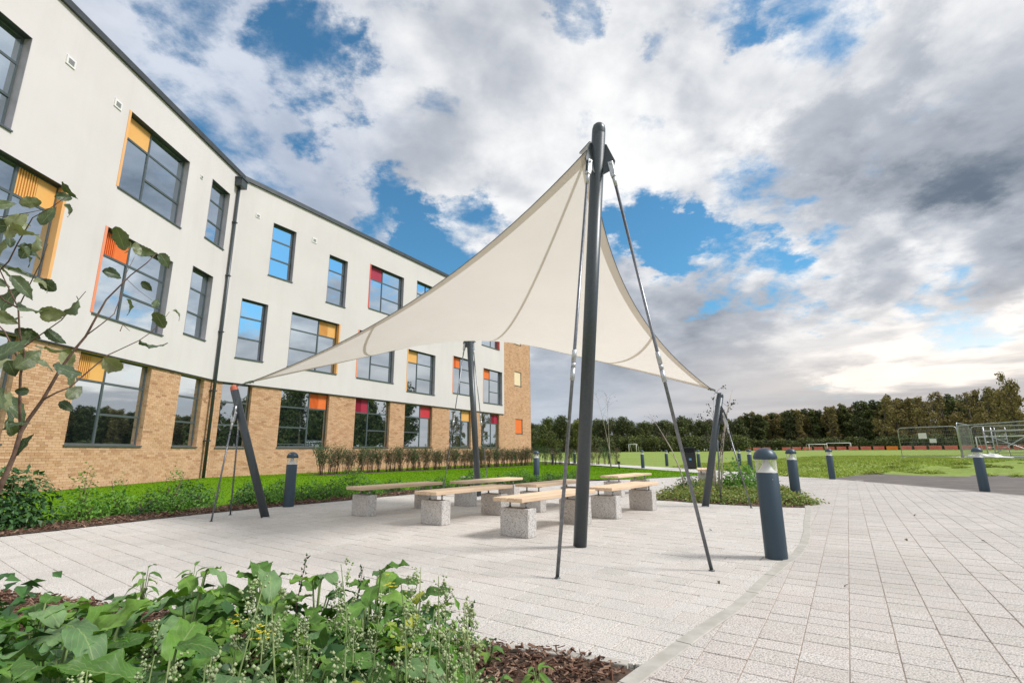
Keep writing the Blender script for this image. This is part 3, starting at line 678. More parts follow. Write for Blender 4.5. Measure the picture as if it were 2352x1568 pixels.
m_ = MB(); wall_quads(m_, DW2, NW2, .0, 24.30, -.2, HW, [(a, b, c, min(d, HW)) for a, b, c, d, *_ in LO2], -MBK, .26); wall_quads(m_, DW2, NW2, 24.30, 29.27, -.2, HR, TOW, -MBK, .26)
wall_quads(m_, DW1, NW1, -24, .0, -.2, HW, [(a, b, c, min(d, HW)) for a, b, c, d, *_ in LO1], -MBK, .26)
m_.build('mortar_wall', 'mortar', school)
# bricks
def bricks(D, Nn, s0, s1, z0, z1, wins, acc, seed):
    rd = random.Random(seed); H, Lb, j = .075, .225, .005; nz = int(round((z1 - z0) / H))
    for i in range(nz):
        za = z0 + i * H; zb = za + H; zm = (za + zb) / 2
        cuts = sorted((w[0], w[1]) for w in wins if w[2] < zm < w[3]); iv = []; a = s0
        for c, d in cuts: iv.append((a, c)); a = d
        iv.append((a, s1)); off = (Lb / 2 if i % 2 else 0) + (.03 if i % 5 == 0 else 0)
        for a, b in iv:
            k = math.floor((a - off) / Lb)
            while k * Lb + off < b:
                p, q = max(a, k * Lb + off), min(b, (k + 1) * Lb + off); k += 1
                if q - p < .03: continue
                acc.append((D, Nn, p + j * (p > a + 1e-6), q - j * (q < b - 1e-6), za + j, zb - j, rd.uniform(-.0015, .002)))
        # brick returns into the window openings
        for w in wins:
            if w[2] < zm < w[3] and w[4] != 'F':
                for side, s in ((1, w[0]), (-1, w[1])): acc.append((D, Nn, ('ret', side, s), i % 2, za + j, zb - j, 0))
acc = []
bricks(DW1, NW1, -16, .0, 0, HW - .05, LO1, acc, 1); bricks(DW2, NW2, .03, 24.30, 0, HW - .05, LO2, acc, 2); bricks(DW2, NW2, 24.30, 29.25, 0, HR - .1, TOW, acc, 3)
def brick_geo(t, org=Vector((0, 0, 0))):
    D, Nn, p, q, za, zb, o = t; dep = MBK + .02
    if isinstance(p, tuple):
        _, side, s = p; a0 = .12 if q else .0
        pts = [(s + side * .004, -a0 - .005), (s + side * .004, -.215)] if True else None
        V = [A2 + D * s_ + Nn * n_ + Vector((0, 0, z)) - org for s_, n_, z in ((s + side * .006, -.004, za), (s + side * .006, -.10, za), (s + side * .006, -.10, zb), (s + side * .006, -.004, zb), (s - side * .01, -.004, za), (s - side * .01, -.10, za), (s - side * .01, -.10, zb), (s - side * .01, -.004, zb))]
        F = [(0, 1, 2, 3), (0, 4, 5, 1), (3, 2, 6, 7)]
        if side > 0: pass
        else: F = [f[::-1] for f in F]
        F = [f[::-1] for f in F]
        V2 = [v - Nn * .108 for v in V]
        return V + V2, F + [tuple(i + 8 for i in f) for f in F]
    V = [A2 + D * s + Nn * n + Vector((0, 0, z)) - org for n in (o, o - dep) for s, z in ((p, za), (q, za), (q, zb), (p, zb))]
    return V, [(0, 1, 2, 3), (1, 0, 4, 5), (2, 1, 5, 6), (3, 2, 6, 7), (0, 3, 7, 4)]
def bkey(t):
    if isinstance(t[2], tuple): return 0
    c = A2 + t[0] * ((t[2] + t[3]) / 2) + Vector((0, 0, t[4] + .03)); r = c - Vector((0, 0, CAMH))
    return -(t[3] - t[2]) * abs(r.normalized().dot(t[1])) / r.length ** 2 if visible(*c) and c.z > .3 else 1
acc.sort(key=bkey)
for t in acc[:300]:
    org = A2 + t[0] * t[2] + Vector((0, 0, t[4])); V, F = brick_geo(t, org); m_ = MB(); m_.add(V, F); m_.build('brick', 'buff_brick', school, loc=org)
m_ = MB()
for t in acc[300:]: V, F = brick_geo(t); m_.add(V, F)
m_.build('brickwork', 'buff_brick', school, kind='stuff')
def mobox(mb, D, Nn, s0, s1, z0, z1, n0, n1):
    V = [A2 + D * s + Nn * n + Vector((0, 0, z)) for s in (s0, s1) for n in (n0, n1) for z in (z0, z1)]
    F = [(0, 1, 3, 2), (4, 6, 7, 5), (0, 4, 5, 1), (2, 3, 7, 6), (0, 2, 6, 4), (1, 5, 7, 3)]
    return mb.add(V, F)
def make_window(D, Nn, w):
    s0, s1, z0, z1, kind, col, jamb = w; up = jamb != 'brick'
    face = ov if up else 0.0; fo = face - (.20 if up else .16); ft = .06; fw = .055
    if kind == 'F':   # flat flush panel in the brick tower
        f = MB(); mobox(f, D, Nn, s0, s1, z0, z0 + .05, -.12, .03); mobox(f, D, Nn, s0, s0 + .04, z0 + .05, z1, -.12, -.05); mobox(f, D, Nn, s1 - .04, s1, z0 + .05, z1, -.12, -.05); mobox(f, D, Nn, s0 + .04, s1 - .04, z1 - .04, z1, -.12, -.05)
        wo = f.build('window', 'window_frame', school); p = MB(); mobox(p, D, Nn, s0 + .04, s1 - .04, z0 + .05, z1 - .04, -.11, -.07); p.build('coloured_panel', col, wo); return
    f = MB(); B = lambda a, b, c, d, e=0: mobox(f, D, Nn, a, b, c, d, fo - ft, fo + e)
    B(s0, s0 + fw, z0, z1); B(s1 - fw, s1, z0, z1); B(s0 + fw, s1 - fw, z1 - fw, z1); B(s0 + fw, s1 - fw, z0, z0 + fw)
    W_, H_ = s1 - s0, z1 - z0; panes = []; pan = None; hw = .035
    left = kind in ('L', 'LL', 'N2'); right = kind in ('R', 'RL')
    t1, t2 = z0 + H_ * .70, z0 + H_ * .345
    def three(a, b):
        B(a, b, t1 - hw, t1 + hw, .004); B(a, b, t2 - hw, t2 + hw, .012)
        B(a, b, t2 - hw - .11, t2 - hw - .085, .010) if False else None
        panes.extend([(a, b, z0 + fw, t2 - hw), (a, b, t2 + hw, t1 - hw), (a, b, t1 + hw, z1 - fw)])
    if kind == 'N': three(s0 + fw, s1 - fw)
    else:
        mid = s0 + W_ * (.40 if left else .60); B(mid - hw, mid + hw, z0 + fw, z1 - fw, .006)
        pa, pb = (s0 + fw, mid - hw) if left else (mid + hw, s1 - fw); ta, tb = (mid + hw, s1 - fw) if left else (s0 + fw, mid - hw)
        three(ta, tb); B(pa, pb, t1 - hw, t1 + hw, .004); panes.append((pa, pb, z0 + fw, t1 - hw)); pan = (pa, pb, t1 + hw, z1 - fw)
        if kind == 'N2': panes.append(pan); pan = None
    wo = f.build('window', 'window_frame', school)
    for a, b, c, d in panes:
        p = MB(); tx, tz = random.uniform(-.004, .004), random.uniform(-.004, .004); n = fo - .022
        V = [A2 + D * s + Nn * (n + tx * ((s - a) / (b - a) - .5) * 2 + tz * ((z - c) / (d - c) - .5) * 2) + Vector((0, 0, z)) for s, z in ((a, c), (b, c), (b, d), (a, d))]
        V += [v - Nn * .015 for v in V]
        p.add(V, [(0, 1, 2, 3), (7, 6, 5, 4), (0, 4, 5, 1), (1, 5, 6, 2), (2, 6, 7, 3), (3, 7, 4, 0)]); p.build('pane', 'window_glass', wo)
    if pan:
        a, b, c, d = pan; p = MB()
        if kind in ('LL', 'RL'):
            h = a + (b - a) * .52; mobox(p, D, Nn, h, b, c, d, fo - .05, fo - .012); p.build('coloured_panel', col, wo)
            q = MB(); mobox(q, D, Nn, a, h, c, d, fo - .055, fo - .045); k = int((h - a) / .07)
            for i in range(k): x = a + (h - a) * (i + .25) / k; mobox(q, D, Nn, x, x + (h - a) / k * .5, c, d, fo - .045, fo - .006)
            q.build('louvre', col, wo)
        else: mobox(p, D, Nn, a, b, c, d, fo - .05, fo - .012); p.build('coloured_panel', col, wo)
    sl = MB(); mobox(sl, D, Nn, s0 - .03, s1 + .03, z0 - .05, z0 - .002, fo - ft, face + .045); sl.build('sill', 'window_frame', wo)
    if up:
        for side, s in ((1, s0), (-1, s1)):
            m = 'reveal_metal'
            if jamb and ((left and side > 0) or (right and side < 0)): m = jamb
            j = MB(); e = .085 if m != 'reveal_metal' else .04
            # flashing: lines the reveal and laps onto the face of the render
            if side > 0: mobox(j, D, Nn, s + .0, s + .012, z0 + .002, z1 - .002, fo + .002, face + .012)
            else: mobox(j, D, Nn, s - .012, s, z0 + .002, z1 - .002, fo + .002, face + .012)
            if m != 'reveal_metal':
                if side > 0: mobox(j, D, Nn, s - e, s, z0 + .002, z1 - .002, face + .002, face + .012)
                else: mobox(j, D, Nn, s, s + e, z0 + .002, z1 - .002, face + .002, face + .012)
            j.build('reveal', m, wo)
        hd = MB(); mobox(hd, D, Nn, s0 + .014, s1 - .014, z1 - .014, z1 - .002, fo + .002, face + .01); hd.build('head_flashing', 'roof_cap', wo)
for w in WIN2: make_window(DW2, NW2, w)
for w in WIN1: make_window(DW1, NW1, w)
# room boxes behind, roof slab and parapet cap
m_ = MB()
back1 = wp(DW1, NW1, -24, 0, -12); back2 = wp(DW2, NW2, 29.27, 0, -14); cor = A2 - NW1 * 12 + DW1 * 6
foot = [wp(DW1, NW1, -24, 0, -.36), A2 - NW1 * .36, A2 - NW2 * .36, wp(DW2, NW2, 29.2, 0, -.36), back2, cor, back1]
n = len(foot); V = [(p.x, p.y, 0) for p in foot] + [(p.x, p.y, HR - .3) for p in foot]
m_.add(V, [(i, (i + 1) % n, n + (i + 1) % n, n + i) for i in range(n)] + [tuple(range(n, 2 * n))]); m_.build('inner_core', 'roof_cap', school)
m_ = MB(); m_.add([wp(DW2, NW2, 29.27, -.2, 0), wp(DW2, NW2, 29.27, -.2, -14), wp(DW2, NW2, 29.27, HR, -14), wp(DW2, NW2, 29.27, HR, 0)], [(0, 1, 2, 3)]); m_.build('end_wall', 'buff_brick', school)
m_ = MB(); mobox(m_, DW2, NW2, -.06, 29.4, HR, HR + .22, -.5, .16); m_.build('roof_edge', 'roof_cap', school)
m_ = MB(); mobox(m_, DW1, NW1, -24, .06, HR, HR + .22, -.5, .161); m_.build('roof_edge', 'roof_cap', school)
m_ = MB(); mobox(m_, DW2, NW2, 0, 24.3, HW - .035, HW, 0.002, ov + .012); mobox(m_, DW1, NW1, -24, -.05, HW - .035, HW, 0.002, ov + .012); m_.build('drip_trim', 'roof_cap', school)
# downpipe with hopper
m_ = MB(); m_.tube([wp(DW1, NW1, -.45, 0, .16), wp(DW1, NW1, -.45, 13.2, .16)], .065, 12); dpipe = m_.build('downpipe', 'dark_metal', school)
h = MB(); mobox(h, DW1, NW1, -.68, -.22, 13.2, 13.62, .04, .40); mobox(h, DW1, NW1, -.72, -.18, 13.56, 13.64, .035, .44); h.build('hopper', 'dark_metal', dpipe)
for z in (1.5, 3.6, 6.2, 8.8, 11.4): h = MB(); mobox(h, DW1, NW1, -.54, -.36, z, z + .05, .0, .24); h.build('pipe_bracket', 'dark_metal', dpipe)
# vents
for D, Nn, s, z, k in ((DW1, NW1, -9.11, 12.32, 1), (DW1, NW1, -7.34, 12.27, 1), (DW1, NW1, -2.94, 12.26, .55), (DW2, NW2, .92, 12.36, .7), (DW2, NW2, 4.22, 12.33, 1)):
    a = .15 * k; v = MB(); mobox(v, D, Nn, s - a, s + a, z - a * .95, z + a * .95, ov, ov + .03); vo = v.build('vent_grille', 'white_plastic', school)
    v = MB()
    for i in range(4): mobox(v, D, Nn, s - a * .6, s + a * .6, z - a * .5 + i * a * .28, z - a * .38 + i * a * .28, ov + .03, ov + .045)
    v.build('vent_slats', 'reveal_metal', vo)

# ------------------------------------------------------------------ shade sail and masts
def mast(base, top, rad, anchors, zear, label, rodr=.016, loc_d=None, turn=.42, redcap=False):
    base, top = Vector(base), Vector(top); t = thing('sail_mast', label, 'mast', base, 0, 'steel masts holding the shade sail')
    ax = (top - base).normalized(); L = (top - base).length; o = Vector((0, 0, 0))
    am = (sum((Vector((*a, 0)) for a in anchors), Vector()) / len(anchors)) - base; am.z = 0; am.normalize()
    p = MB(); p.tube([o, ax * (L - rad * 1.6)], rad, 32, caps=True); p.build('pole', 'dark_metal', t)
    q = ax.to_track_quat('Z', 'Y').to_matrix().to_4x4(); c = MB(); c.lathe([(rad, -rad * 1.6), (rad * .97, -rad * .9), (rad * .82, -rad * .35), (rad * .5, -.004), (.001, 0.008)], 28)
    co = c.build('cap', 'rust_red' if redcap else 'dark_metal', t); co.matrix_local = Matrix.Translation(ax * L) @ q
    bs = MB(); bs.lathe([(rad * 1.015, -.02), (rad * 1.015, .012), (rad, .014)], 28); bs.build('base_collar', 'galvanised', t)
    e = ax * (zear / ax.z)
    for i, a in enumerate(anchors):
        an = Vector((*a, 0)) - base; hd = Vector((an.x - e.x, an.y - e.y, 0)).normalized(); side = hd.cross(Vector((0, 0, 1)))
        ear = MB(); k = rad * .8
        pts = [(k, .20), (k + .05, .18), (k + .13, -.03), (k + .10, -.12), (k, -.16)]
        V = [e + hd * x + Vector((0, 0, z)) + side * s for s in (-.008, .008) for x, z in pts]; n = 5
        ear.add(V, [tuple(range(n)), tuple(range(2 * n - 1, n - 1, -1))] + [(i_, i_ + n, (i_ + 1) % n + n, (i_ + 1) % n) for i_ in range(n)]); ear.build('ear_plate', 'dark_metal', t)
        pin = e + hd * (k + .08) + Vector((0, 0, -.06)); dv = (an - pin); Ld = dv.length; dv.normalize(); s2 = dv.cross(side).normalized()
        r = MB(); r.tube([pin + dv * .2, an + dv * .03], rodr, 12); ro = r.build('guy_rod', 'rod_steel', t)
        fk = MB(); M3 = Matrix((side, s2, dv)).transposed()
        for s in (-1, 1): fk.box(pin + dv * .05 + side * s * .02, (.012, .055, .15), M3, bev=.004)
        fk.box(pin + dv * .135, (.052, .05, .035), M3, bev=.006); fk.tube([pin + dv * .15, pin + dv * .19, pin + dv * .27], [.021, .019, .017], 12); fk.tube([pin - side * .04, pin + side * .04], .013, 10)
        fk.build('fork_terminal', 'galvanised', ro)
        tb = MB(); c0 = pin + dv * Ld * turn; tb.tube([c0 - dv * .17, c0 - dv * .165, c0 - dv * .05], [rodr, .022, .022], 12); tb.tube([c0 - dv * .045, c0 + dv * .0], .021, 12); tb.tube([c0 + dv * .005, c0 + dv * .12, c0 + dv * .125], [.022, .022, rodr], 12)
        tb.build('turnbuckle', 'galvanised', ro)
        sh = MB(); sh.lathe([(.026, -.01), (.026, .004), (rodr, .012)], 14, org=an); sh.build('anchor_collar', 'dark_metal', ro)
    return t
mast((.71, 5.63, 0), (.95, 4.661, 4.424), .072, [(.35, 4.29), (1.68, 4.51)], 4.02, 'tallest grey sail mast in front of the benches with two long guy rods', .0155, turn=.56)
mast((-3.94, 8.26, 0), (-4.681, 8.238, 2.116), .062, [(-4.55, 7.84), (-4.71, 8.64)], 1.70, 'short grey sail mast on the left leaning towards the building, rusty red top', .013, turn=.03, redcap=True)
mast((3.47, 9.36, 0), (3.963, 9.394, 2.056), .062, [(4.18, 9.1), (3.93, 9.78)], 1.62, 'short grey sail mast beside the right planting bed leaning right', .012, turn=.03)
mast((-.79, 11.72, 0), (-1.12, 12.42, 4.15), .072, [(-1.72, 12.62), (-.62, 13.05)], 3.75, 'tall grey sail mast behind the benches near the lawn, its head hidden by the sail', .012, turn=.52)

def sail():
    T1 = Vector((.95, 4.661, 4.424)); near = np.array(T1 + Vector((-.047, .19, -.069))); Lc = np.array((-4.431, 8.238, 2.156)); Rc = np.array((3.813, 9.394, 2.116)); Bc = np.array((-1.109, 12.323, 3.979))
    near = np.array(T1 + Vector((-.06, .23, -.12)))
    Cn = [near, Rc, Bc, Lc]; cen = sum(Cn) / 4; N_ = 40
    def edge(a, b, s):
        t = np.linspace(0, 1, N_ + 1)[:, None]; e = a + (b - a) * t; mid = (a + b) / 2; d = cen - mid; d -= (b - a) * np.dot(d, b - a) / np.dot(b - a, b - a); d /= np.linalg.norm(d); return e + d * s * 4 * t * (1 - t)
    E0, E1, E2, E3 = edge(Cn[0], Cn[1], .498), edge(Cn[1], Cn[2], .611), edge(Cn[3], Cn[2], .611), edge(Cn[0], Cn[3], .568)
    s = np.linspace(0, 1, N_ + 1)[:, None, None]; t = np.linspace(0, 1, N_ + 1)[None, :, None]
    G = (1 - t) * E0[:, None] + t * E2[:, None] + (1 - s) * E3[None] + s * E1[None] - ((1 - s) * (1 - t) * Cn[0] + s * (1 - t) * Cn[1] + (1 - s) * t * Cn[3] + s * t * Cn[2])
    for _ in range(1500): G[1:-1, 1:-1] = (G[:-2, 1:-1] + G[2:, 1:-1] + G[1:-1, :-2] + G[1:-1, 2:]) / 4
    root = thing('shade_sail', 'large cream four-point fabric sail stretched between the masts over the benches', 'canopy')
    def sheet(P, name, mat, thick=0):
        a, b = P.shape[:2]; V = P.reshape(-1, 3); i = np.arange(a - 1)[:, None] * b; k = np.arange(b - 1)[None]
        F = np.stack([i + k, i + b + k, i + b + k + 1, i + k + 1], -1).reshape(-1, 4); o = link(name, npmesh(name, V, F, mat, True), root)
        return o
    sheet(G, 'membrane', 'sail_membrane')
    # surface normals for laps and hems
    def samp(u, v):
        u = np.clip(np.asarray(u) * N_, 0, N_ - 1e-6); v = np.clip(np.asarray(v) * N_, 0, N_ - 1e-6); i = u.astype(int); j = v.astype(int); fu = (u - i)[..., None]; fv = (v - j)[..., None]
        return (G[i, j] * (1 - fu) + G[i + 1, j] * fu) * (1 - fv) + (G[i, j + 1] * (1 - fu) + G[i + 1, j + 1] * fu) * fv
    def nrm(P):
        du = np.gradient(P, axis=0); dv = np.gradient(P, axis=1); n = np.cross(du, dv); return n / (np.linalg.norm(n, axis=-1, keepdims=True) + 1e-9)
    k = np.linspace(0, 1, 61)[:, None]; w = np.linspace(0, .024, 4)[None]
    for nm, U_, V_ in (('edge_hem', k, w), ('edge_hem', k, 1 - w), ('edge_hem', w.T, k.T), ('edge_hem', 1 - w.T, k.T)):
        U_, V_ = np.broadcast_arrays(U_, V_); P = samp(U_, V_); n = nrm(P)
        for s_ in (-1,): 
            if n[..., 2].mean() < 0: n = -n
            o = sheet(np.concatenate([P - n * .004], 0), nm, 'sail_double'); o2 = o
    for a, b, c, d in ((.0, .02, .27, 1.0), ):
        pass
    def seam(u0, v0, u1, v1, wd=.010, bow=(0, 0)):
        tt = np.linspace(0, 1, 60)[:, None]; du, dv = u1 - u0, v1 - v0; l = math.hypot(du, dv); nx, ny = -dv / l, du / l; ww = (np.linspace(-1, 1, 3) * wd / 2)[None]
        bu, bv = bow[0] * 4 * tt * (1 - tt), bow[1] * 4 * tt * (1 - tt)
        P = samp(u0 + du * tt + bu + nx * ww, v0 + dv * tt + bv + ny * ww); n = nrm(P)
        if n[..., 2].mean() < 0: n = -n
        sheet(P - n * .003, 'seam', 'sail_double')
    seam(.012, .012, 1.0, .95, .0085); seam(.0, .62, .38, 1.0, .0085); seam(.64, .0, 1.0, .33, .0085)
    # edge cables, corner plates, shackles
    for E in (E0, E1, E2, E3):
        m = MB(); m.tube([Vector(p) for p in E[::2]], .006, 6); m.build('edge_cable', 'rod_steel', root)
    tops = [Vector((.935, 4.72, 4.16)), Vector((3.955, 9.393, 2.02)), Vector((-1.12, 12.40, 4.0)), Vector((-4.66, 8.239, 2.09))]
    for c, tp in zip(Cn, tops):
        c = Vector(c); inn = (Vector(cen) - c).normalized(); d = (tp - c); m = MB(); sd_ = inn.cross(Vector((0, 0, 1))).normalized(); up = sd_.cross(inn)
        big = .12 if c.z > 3 else .075
        for s_ in (-.008, .008):
            V = [c - inn * .05 + sd_ * .035, c - inn * .05 - sd_ * .035, c + inn * big - sd_ * big * .75, c + inn * big + sd_ * big * .75]
            V = [v + up * s_ for v in V]; V += [v + up * .004 for v in V]; m.add(V, [(0, 1, 2, 3), (7, 6, 5, 4), (0, 4, 5, 1), (1, 5, 6, 2), (2, 6, 7, 3), (3, 7, 4, 0)])
        po = m.build('corner_plate', 'galvanised', root)
        for a_ in (.02, .07):
            for b_ in (-.02, .02): b = MB(); b.tube([c + inn * a_ + sd_ * b_ - up * .02, c + inn * a_ + sd_ * b_ + up * .02], .008, 8); b.build('bolt', 'rod_steel', po)
        m = MB()
        for s_ in (-1, 1): m.tube([c - inn * .04 + sd_ * s_ * .02, (c + tp) / 2 + sd_ * s_ * .022, tp + sd_ * s_ * .012], .007, 8)
        m.build('shackle', 'rod_steel', root)
sail()

# ------------------------------------------------------------------ benches
BAZ = R(38.5)
def make_bench(label):
    t = thing('bench', label, 'bench', (0, 0, 0), -BAZ, 'timber and concrete benches under the sail')
    for s in (-1, 1):
        b = MB(); b.box((0, s * .66, .1625), (.43, .175, .325), bev=.006); b.build('concrete_block', 'aggregate_concrete', t)
        for k in (-1, 1):
            r = MB(); r.tube([(k * .125, s * .66, .32), (k * .125, s * .66, .405)], .0135, 12); r.build('support_post', 'galvanised', t)
        r = MB(); r.box((0, s * .66, .402), (.36, .05, .008)); r.box((0, s * .66, .328), (.33, .06, .006)); r.build('support_plate', 'rod_steel', t)
    for k in range(4):
        p = MB(); p.box((-.1695 + k * .113, 0, .432), (.108, 1.74, .048), bev=.005); p.build('slat', 'pale_timber', t)
    return t
BL = [((.47, 6.86), 'nearest bench, beside the tall front mast, its end block facing the camera'), ((-.71, 7.94), 'bench left of the nearest one, second in the front row of three'),
      ((-2.02, 8.96), 'leftmost bench of the front row, closest to the dark bollard by the flower bed'), ((1.84, 8.47), 'bench just right of and behind the front mast, closest to the right planting bed'),
      ((.74, 9.36), 'middle bench of the second row, partly hidden by the front mast'), ((-.50, 10.34), 'leftmost bench of the second row, in front of the rear mast'),
      ((2.68, 12.0), 'rear bench of the third row, next to the corner of the right planting bed'), ((5.75, 15.25), 'far pale bench behind the right planting bed, partly hidden by its plants')]
b0 = make_bench(BL[0][1]); b0.location = (*BL[0][0], 0)
for (p, l) in BL[1:]: dup(b0, (*p, 0), -BAZ + random.uniform(-.02, .02) + (.35 if p[1] > 14 else 0), l, 'timber and concrete benches under the sail')

# ------------------------------------------------------------------ bollards
def make_bollard(label):
    t = thing('bollard_light', label, 'bollard', (0, 0, 0), 0, 'dark blue bollard lights with clear lens')
    b = MB(); b.lathe([(.0985, 0), (.0985, .776), (.095, .780), (.001, .780)], 40); b.build('post', 'bollard_paint', t)
    b = MB(); b.lathe([(.001, .952), (.103, .952), (.108, .940), (.108, .913), (.100, .905), (.001, .905)][::-1] if False else [(.001, .905), (.104, .905), (.109, .914), (.107, .934), (.094, .968), (.070, .996), (.038, 1.012), (.001, 1.017)], 40); b.build('dome_cap', 'bollard_paint', t)
    b = MB(); b.lathe([(.094, .780), (.094, .906)], 40); b.lathe([(.0965, .8), (.0965, .804)], 40); b.build('lens', 'clear_lens', t)
    b = MB(); b.lathe([(.0925, .782), (.080, .792), (.062, .810), (.043, .838), (.030, .870), (.024, .905)], 32); b.build('reflector_cone', 'white_plastic', t)
    b = MB(); b.tube([(0, -.096, .72), (0, -.101, .72)], .004, 8); b.build('bolt', 'galvanised', t)
    return t
BO = [((2.48, 4.99), 'largest, nearest bollard light standing against the curved edging strip'), ((-4.29, 9.87), 'bollard light at the left bed beside the short leaning mast'), ((.78, 16.9), 'bollard light in the rear bed, right of the building corner'),
      ((6.02, 10.97), 'bollard light at the right tip of the planting bed'), ((10.85, 17.4), 'bollard light at the far corner of the road edge'), ((11.12, 12.14), 'rightmost bollard light on the road edge in front of the mesh fence'),
      ((7.43, 29.1), 'left bollard light of the pair beside the far concrete path'), ((9.9, 32.7), 'right bollard light of the pair beside the far concrete path'), ((10.9, 29.8), 'bollard light directly behind the black litter bin'),
      ((10.98, 23.55), 'bollard light on the grass just left of the nearest bollard'), ((14.1, 31.6), 'small bollard light seen through the guy rod of the right mast'),
      ((3.1, 39.5), 'left bollard light behind the end of the thin hedge'), ((5.0, 41.0), 'middle bollard light behind the end of the thin hedge'), ((8.0, 42.0), 'right bollard light behind the end of the thin hedge, next to the thin birch')]
o0 = make_bollard(BO[0][1]); o0.location = (*BO[0][0], 0)
for (p, l) in BO[1:]: dup(o0, (*p, 0), random.uniform(-1, 1), l, 'dark blue bollard lights with clear lens')
# small spike light and manhole
t = thing('spike_light', 'tiny black spike light on the lawn under the thin birch', 'light', (5.9, 28.3, 0)); m_ = MB(); m_.tube([(0, 0, 0), (0, 0, .3)], .035, 10); m_.build('stake', 'bin_black', t); m_ = MB(); m_.lathe([(.03, .28), (.08, .31), (.08, .42), (.001, .42)], 16); m_.build('lamp_head', 'bin_black', t)
m_ = MB(); m_.lathe([(.34, 0), (.34, .03), (.30, .035), (.001, .035)], 24); mo = m_.build('manhole_cover', 'kerb_concrete', loc=(-1.75, 20.2, .005)); tag(mo, 'round grey manhole cover on the lawn beside the rear mast', 'manhole cover')

# ------------------------------------------------------------------ litter bin
t = thing('litter_bin', 'black litter bin with a small blue badge beside the far path', 'bin', (9.52, 27.3, 0), -.35)
m_ = MB(); m_.box((0, 0, .45), (.62, .55, .78), bev=.03); m_.build('body', 'bin_black', t)
m_ = MB(); m_.box((0, 0, .03), (.54, .47, .06)); m_.build('plinth', 'bin_black', t)
m_ = MB(); m_.box((0, 0, 1.12), (.66, .60, .07), bev=.03)
for sx in (-1, 1):
    for sy in (-1, 1): m_.box((sx * .28, sy * .24, .96), (.05, .05, .27))
m_.box((0, .2, .96), (.5, .03, .26)); m_.build('hood', 'bin_black', t)
m_ = MB(); m_.box((0, 0, .842), (.6, .53, .012), bev=.004); m_.build('rim', 'rod_steel', t)
m_ = MB(); m_.box((.02, -.279, .52), (.13, .008, .10), bev=.003); m_.build('badge', 'badge_blue', t)

# ------------------------------------------------------------------ goals, fence, tower, barriers
def gz(x, y): return float(hgt(x, y))
def pol(az, d): return (math.sin(R(az)) * d, math.cos(R(az)) * d)
def goal(az0, d0, az1, d1, h, label, depth=1.2):
    a = Vector((*pol(az0, d0), 0)); b = Vector((*pol(az1, d1), 0)); z = min(gz(a.x, a.y), gz(b.x, b.y)); a.z = b.z = z; org = a.copy(); b -= a; a = Vector()
    t = thing('goal_frame', label, 'football goal', org, 0, 'white football goals on the field'); up = Vector((0, 0, h)); bk = Vector((b.y, -b.x, 0)).normalized() * -depth
    for p in (a, b): m = MB(); m.tube([p, p + up], .07, 8); m.build('post', 'white_plastic', t)
    m = MB(); m.tube([a + up, b + up], .07, 8); m.build('crossbar', 'white_plastic', t)
    m = MB()
    for p in (a, b): m.tube([p + up, p + bk * .5 + up, p + bk + up * .02], .03, 6)
    m.tube([a + bk, b + bk], .03, 6); m.build('back_frame', 'white_plastic', t)
goal(12.95, 122, 13.75, 121, 1.85, 'small distant white goal in front of the round trees, left of centre')
goal(31.9, 130, 33.8, 131, 1.55, 'right white goal of the far pair, in front of the red barriers', 1.5)
goal(30.4, 131, 31.9, 134, 1.35, 'left white goal of the far pair, overlapped by its neighbour')
goal(42.6, 105, 46.2, 102, 2.1, 'white goal seen through the scaffold tower')
def panel(a, b, h, label, zb=None, signs=False):
    a = Vector((*a, 0)); b = Vector((*b, 0)); z0 = gz(a.x, a.y) if zb is None else zb; o = Vector((a.x, a.y, z0)); d = b - a; W_ = d.length; rz = math.atan2(d.y, d.x)
    t = thing('fence_panel', label, 'fence', o, rz, 'temporary galvanised mesh fence panels'); r = .2
    m = MB(); m.tube([(0, 0, 0), (0, 0, h - r), (r * .3, 0, h - r * .3), (r, 0, h), (W_ - r, 0, h), (W_ - r * .3, 0, h - r * .3), (W_, 0, h - r), (W_, 0, 0)], .024, 8); m.tube([(0, 0, .12), (W_, 0, .12)], .02, 6); m.build('frame', 'galvanised', t)
    m = MB()
    for k in range(1, int(W_ / .09)): m.tube([(k * .09, 0, .12), (k * .09, 0, h)], .0022, 3, caps=False)
    for k in range(1, 8): m.tube([(0, 0, .12 + k * (h - .12) / 8), (W_, 0, .12 + k * (h - .12) / 8)], .004, 3, caps=False)
    m.build('wire_mesh', 'galvanised', t, kind='stuff')
    for x in (0, W_): m = MB(); m.box((x, 0, .04), (.24, .6, .11), bev=.02); m.build('fence_foot', 'kerb_concrete', t)
    if signs:
        for (x, z, w_, h_) in ((1.32, 1.45, .44, .36), (1.83, 1.13, .36, .26)): m = MB(); m.box((x, -.035, z), (w_, .006, h_)); m.build('notice', 'white_plastic', t)
panel(pol(37.5, 42.6), pol(41.5, 41.6), 2.0, 'left mesh fence panel carrying two white notices', signs=True)
panel(pol(41.55, 41.5), pol(42.3, 46.5), 2.2, 'short-looking fence panel turned away behind the first one')
panel(pol(41.6, 41.4), pol(46.9, 35.8), 2.0, 'large mesh fence panel running to the right picture edge')
panel(pol(42.4, 46.5), pol(47.5, 47), 2.1, 'rear mesh fence panel behind the scaffold tower')
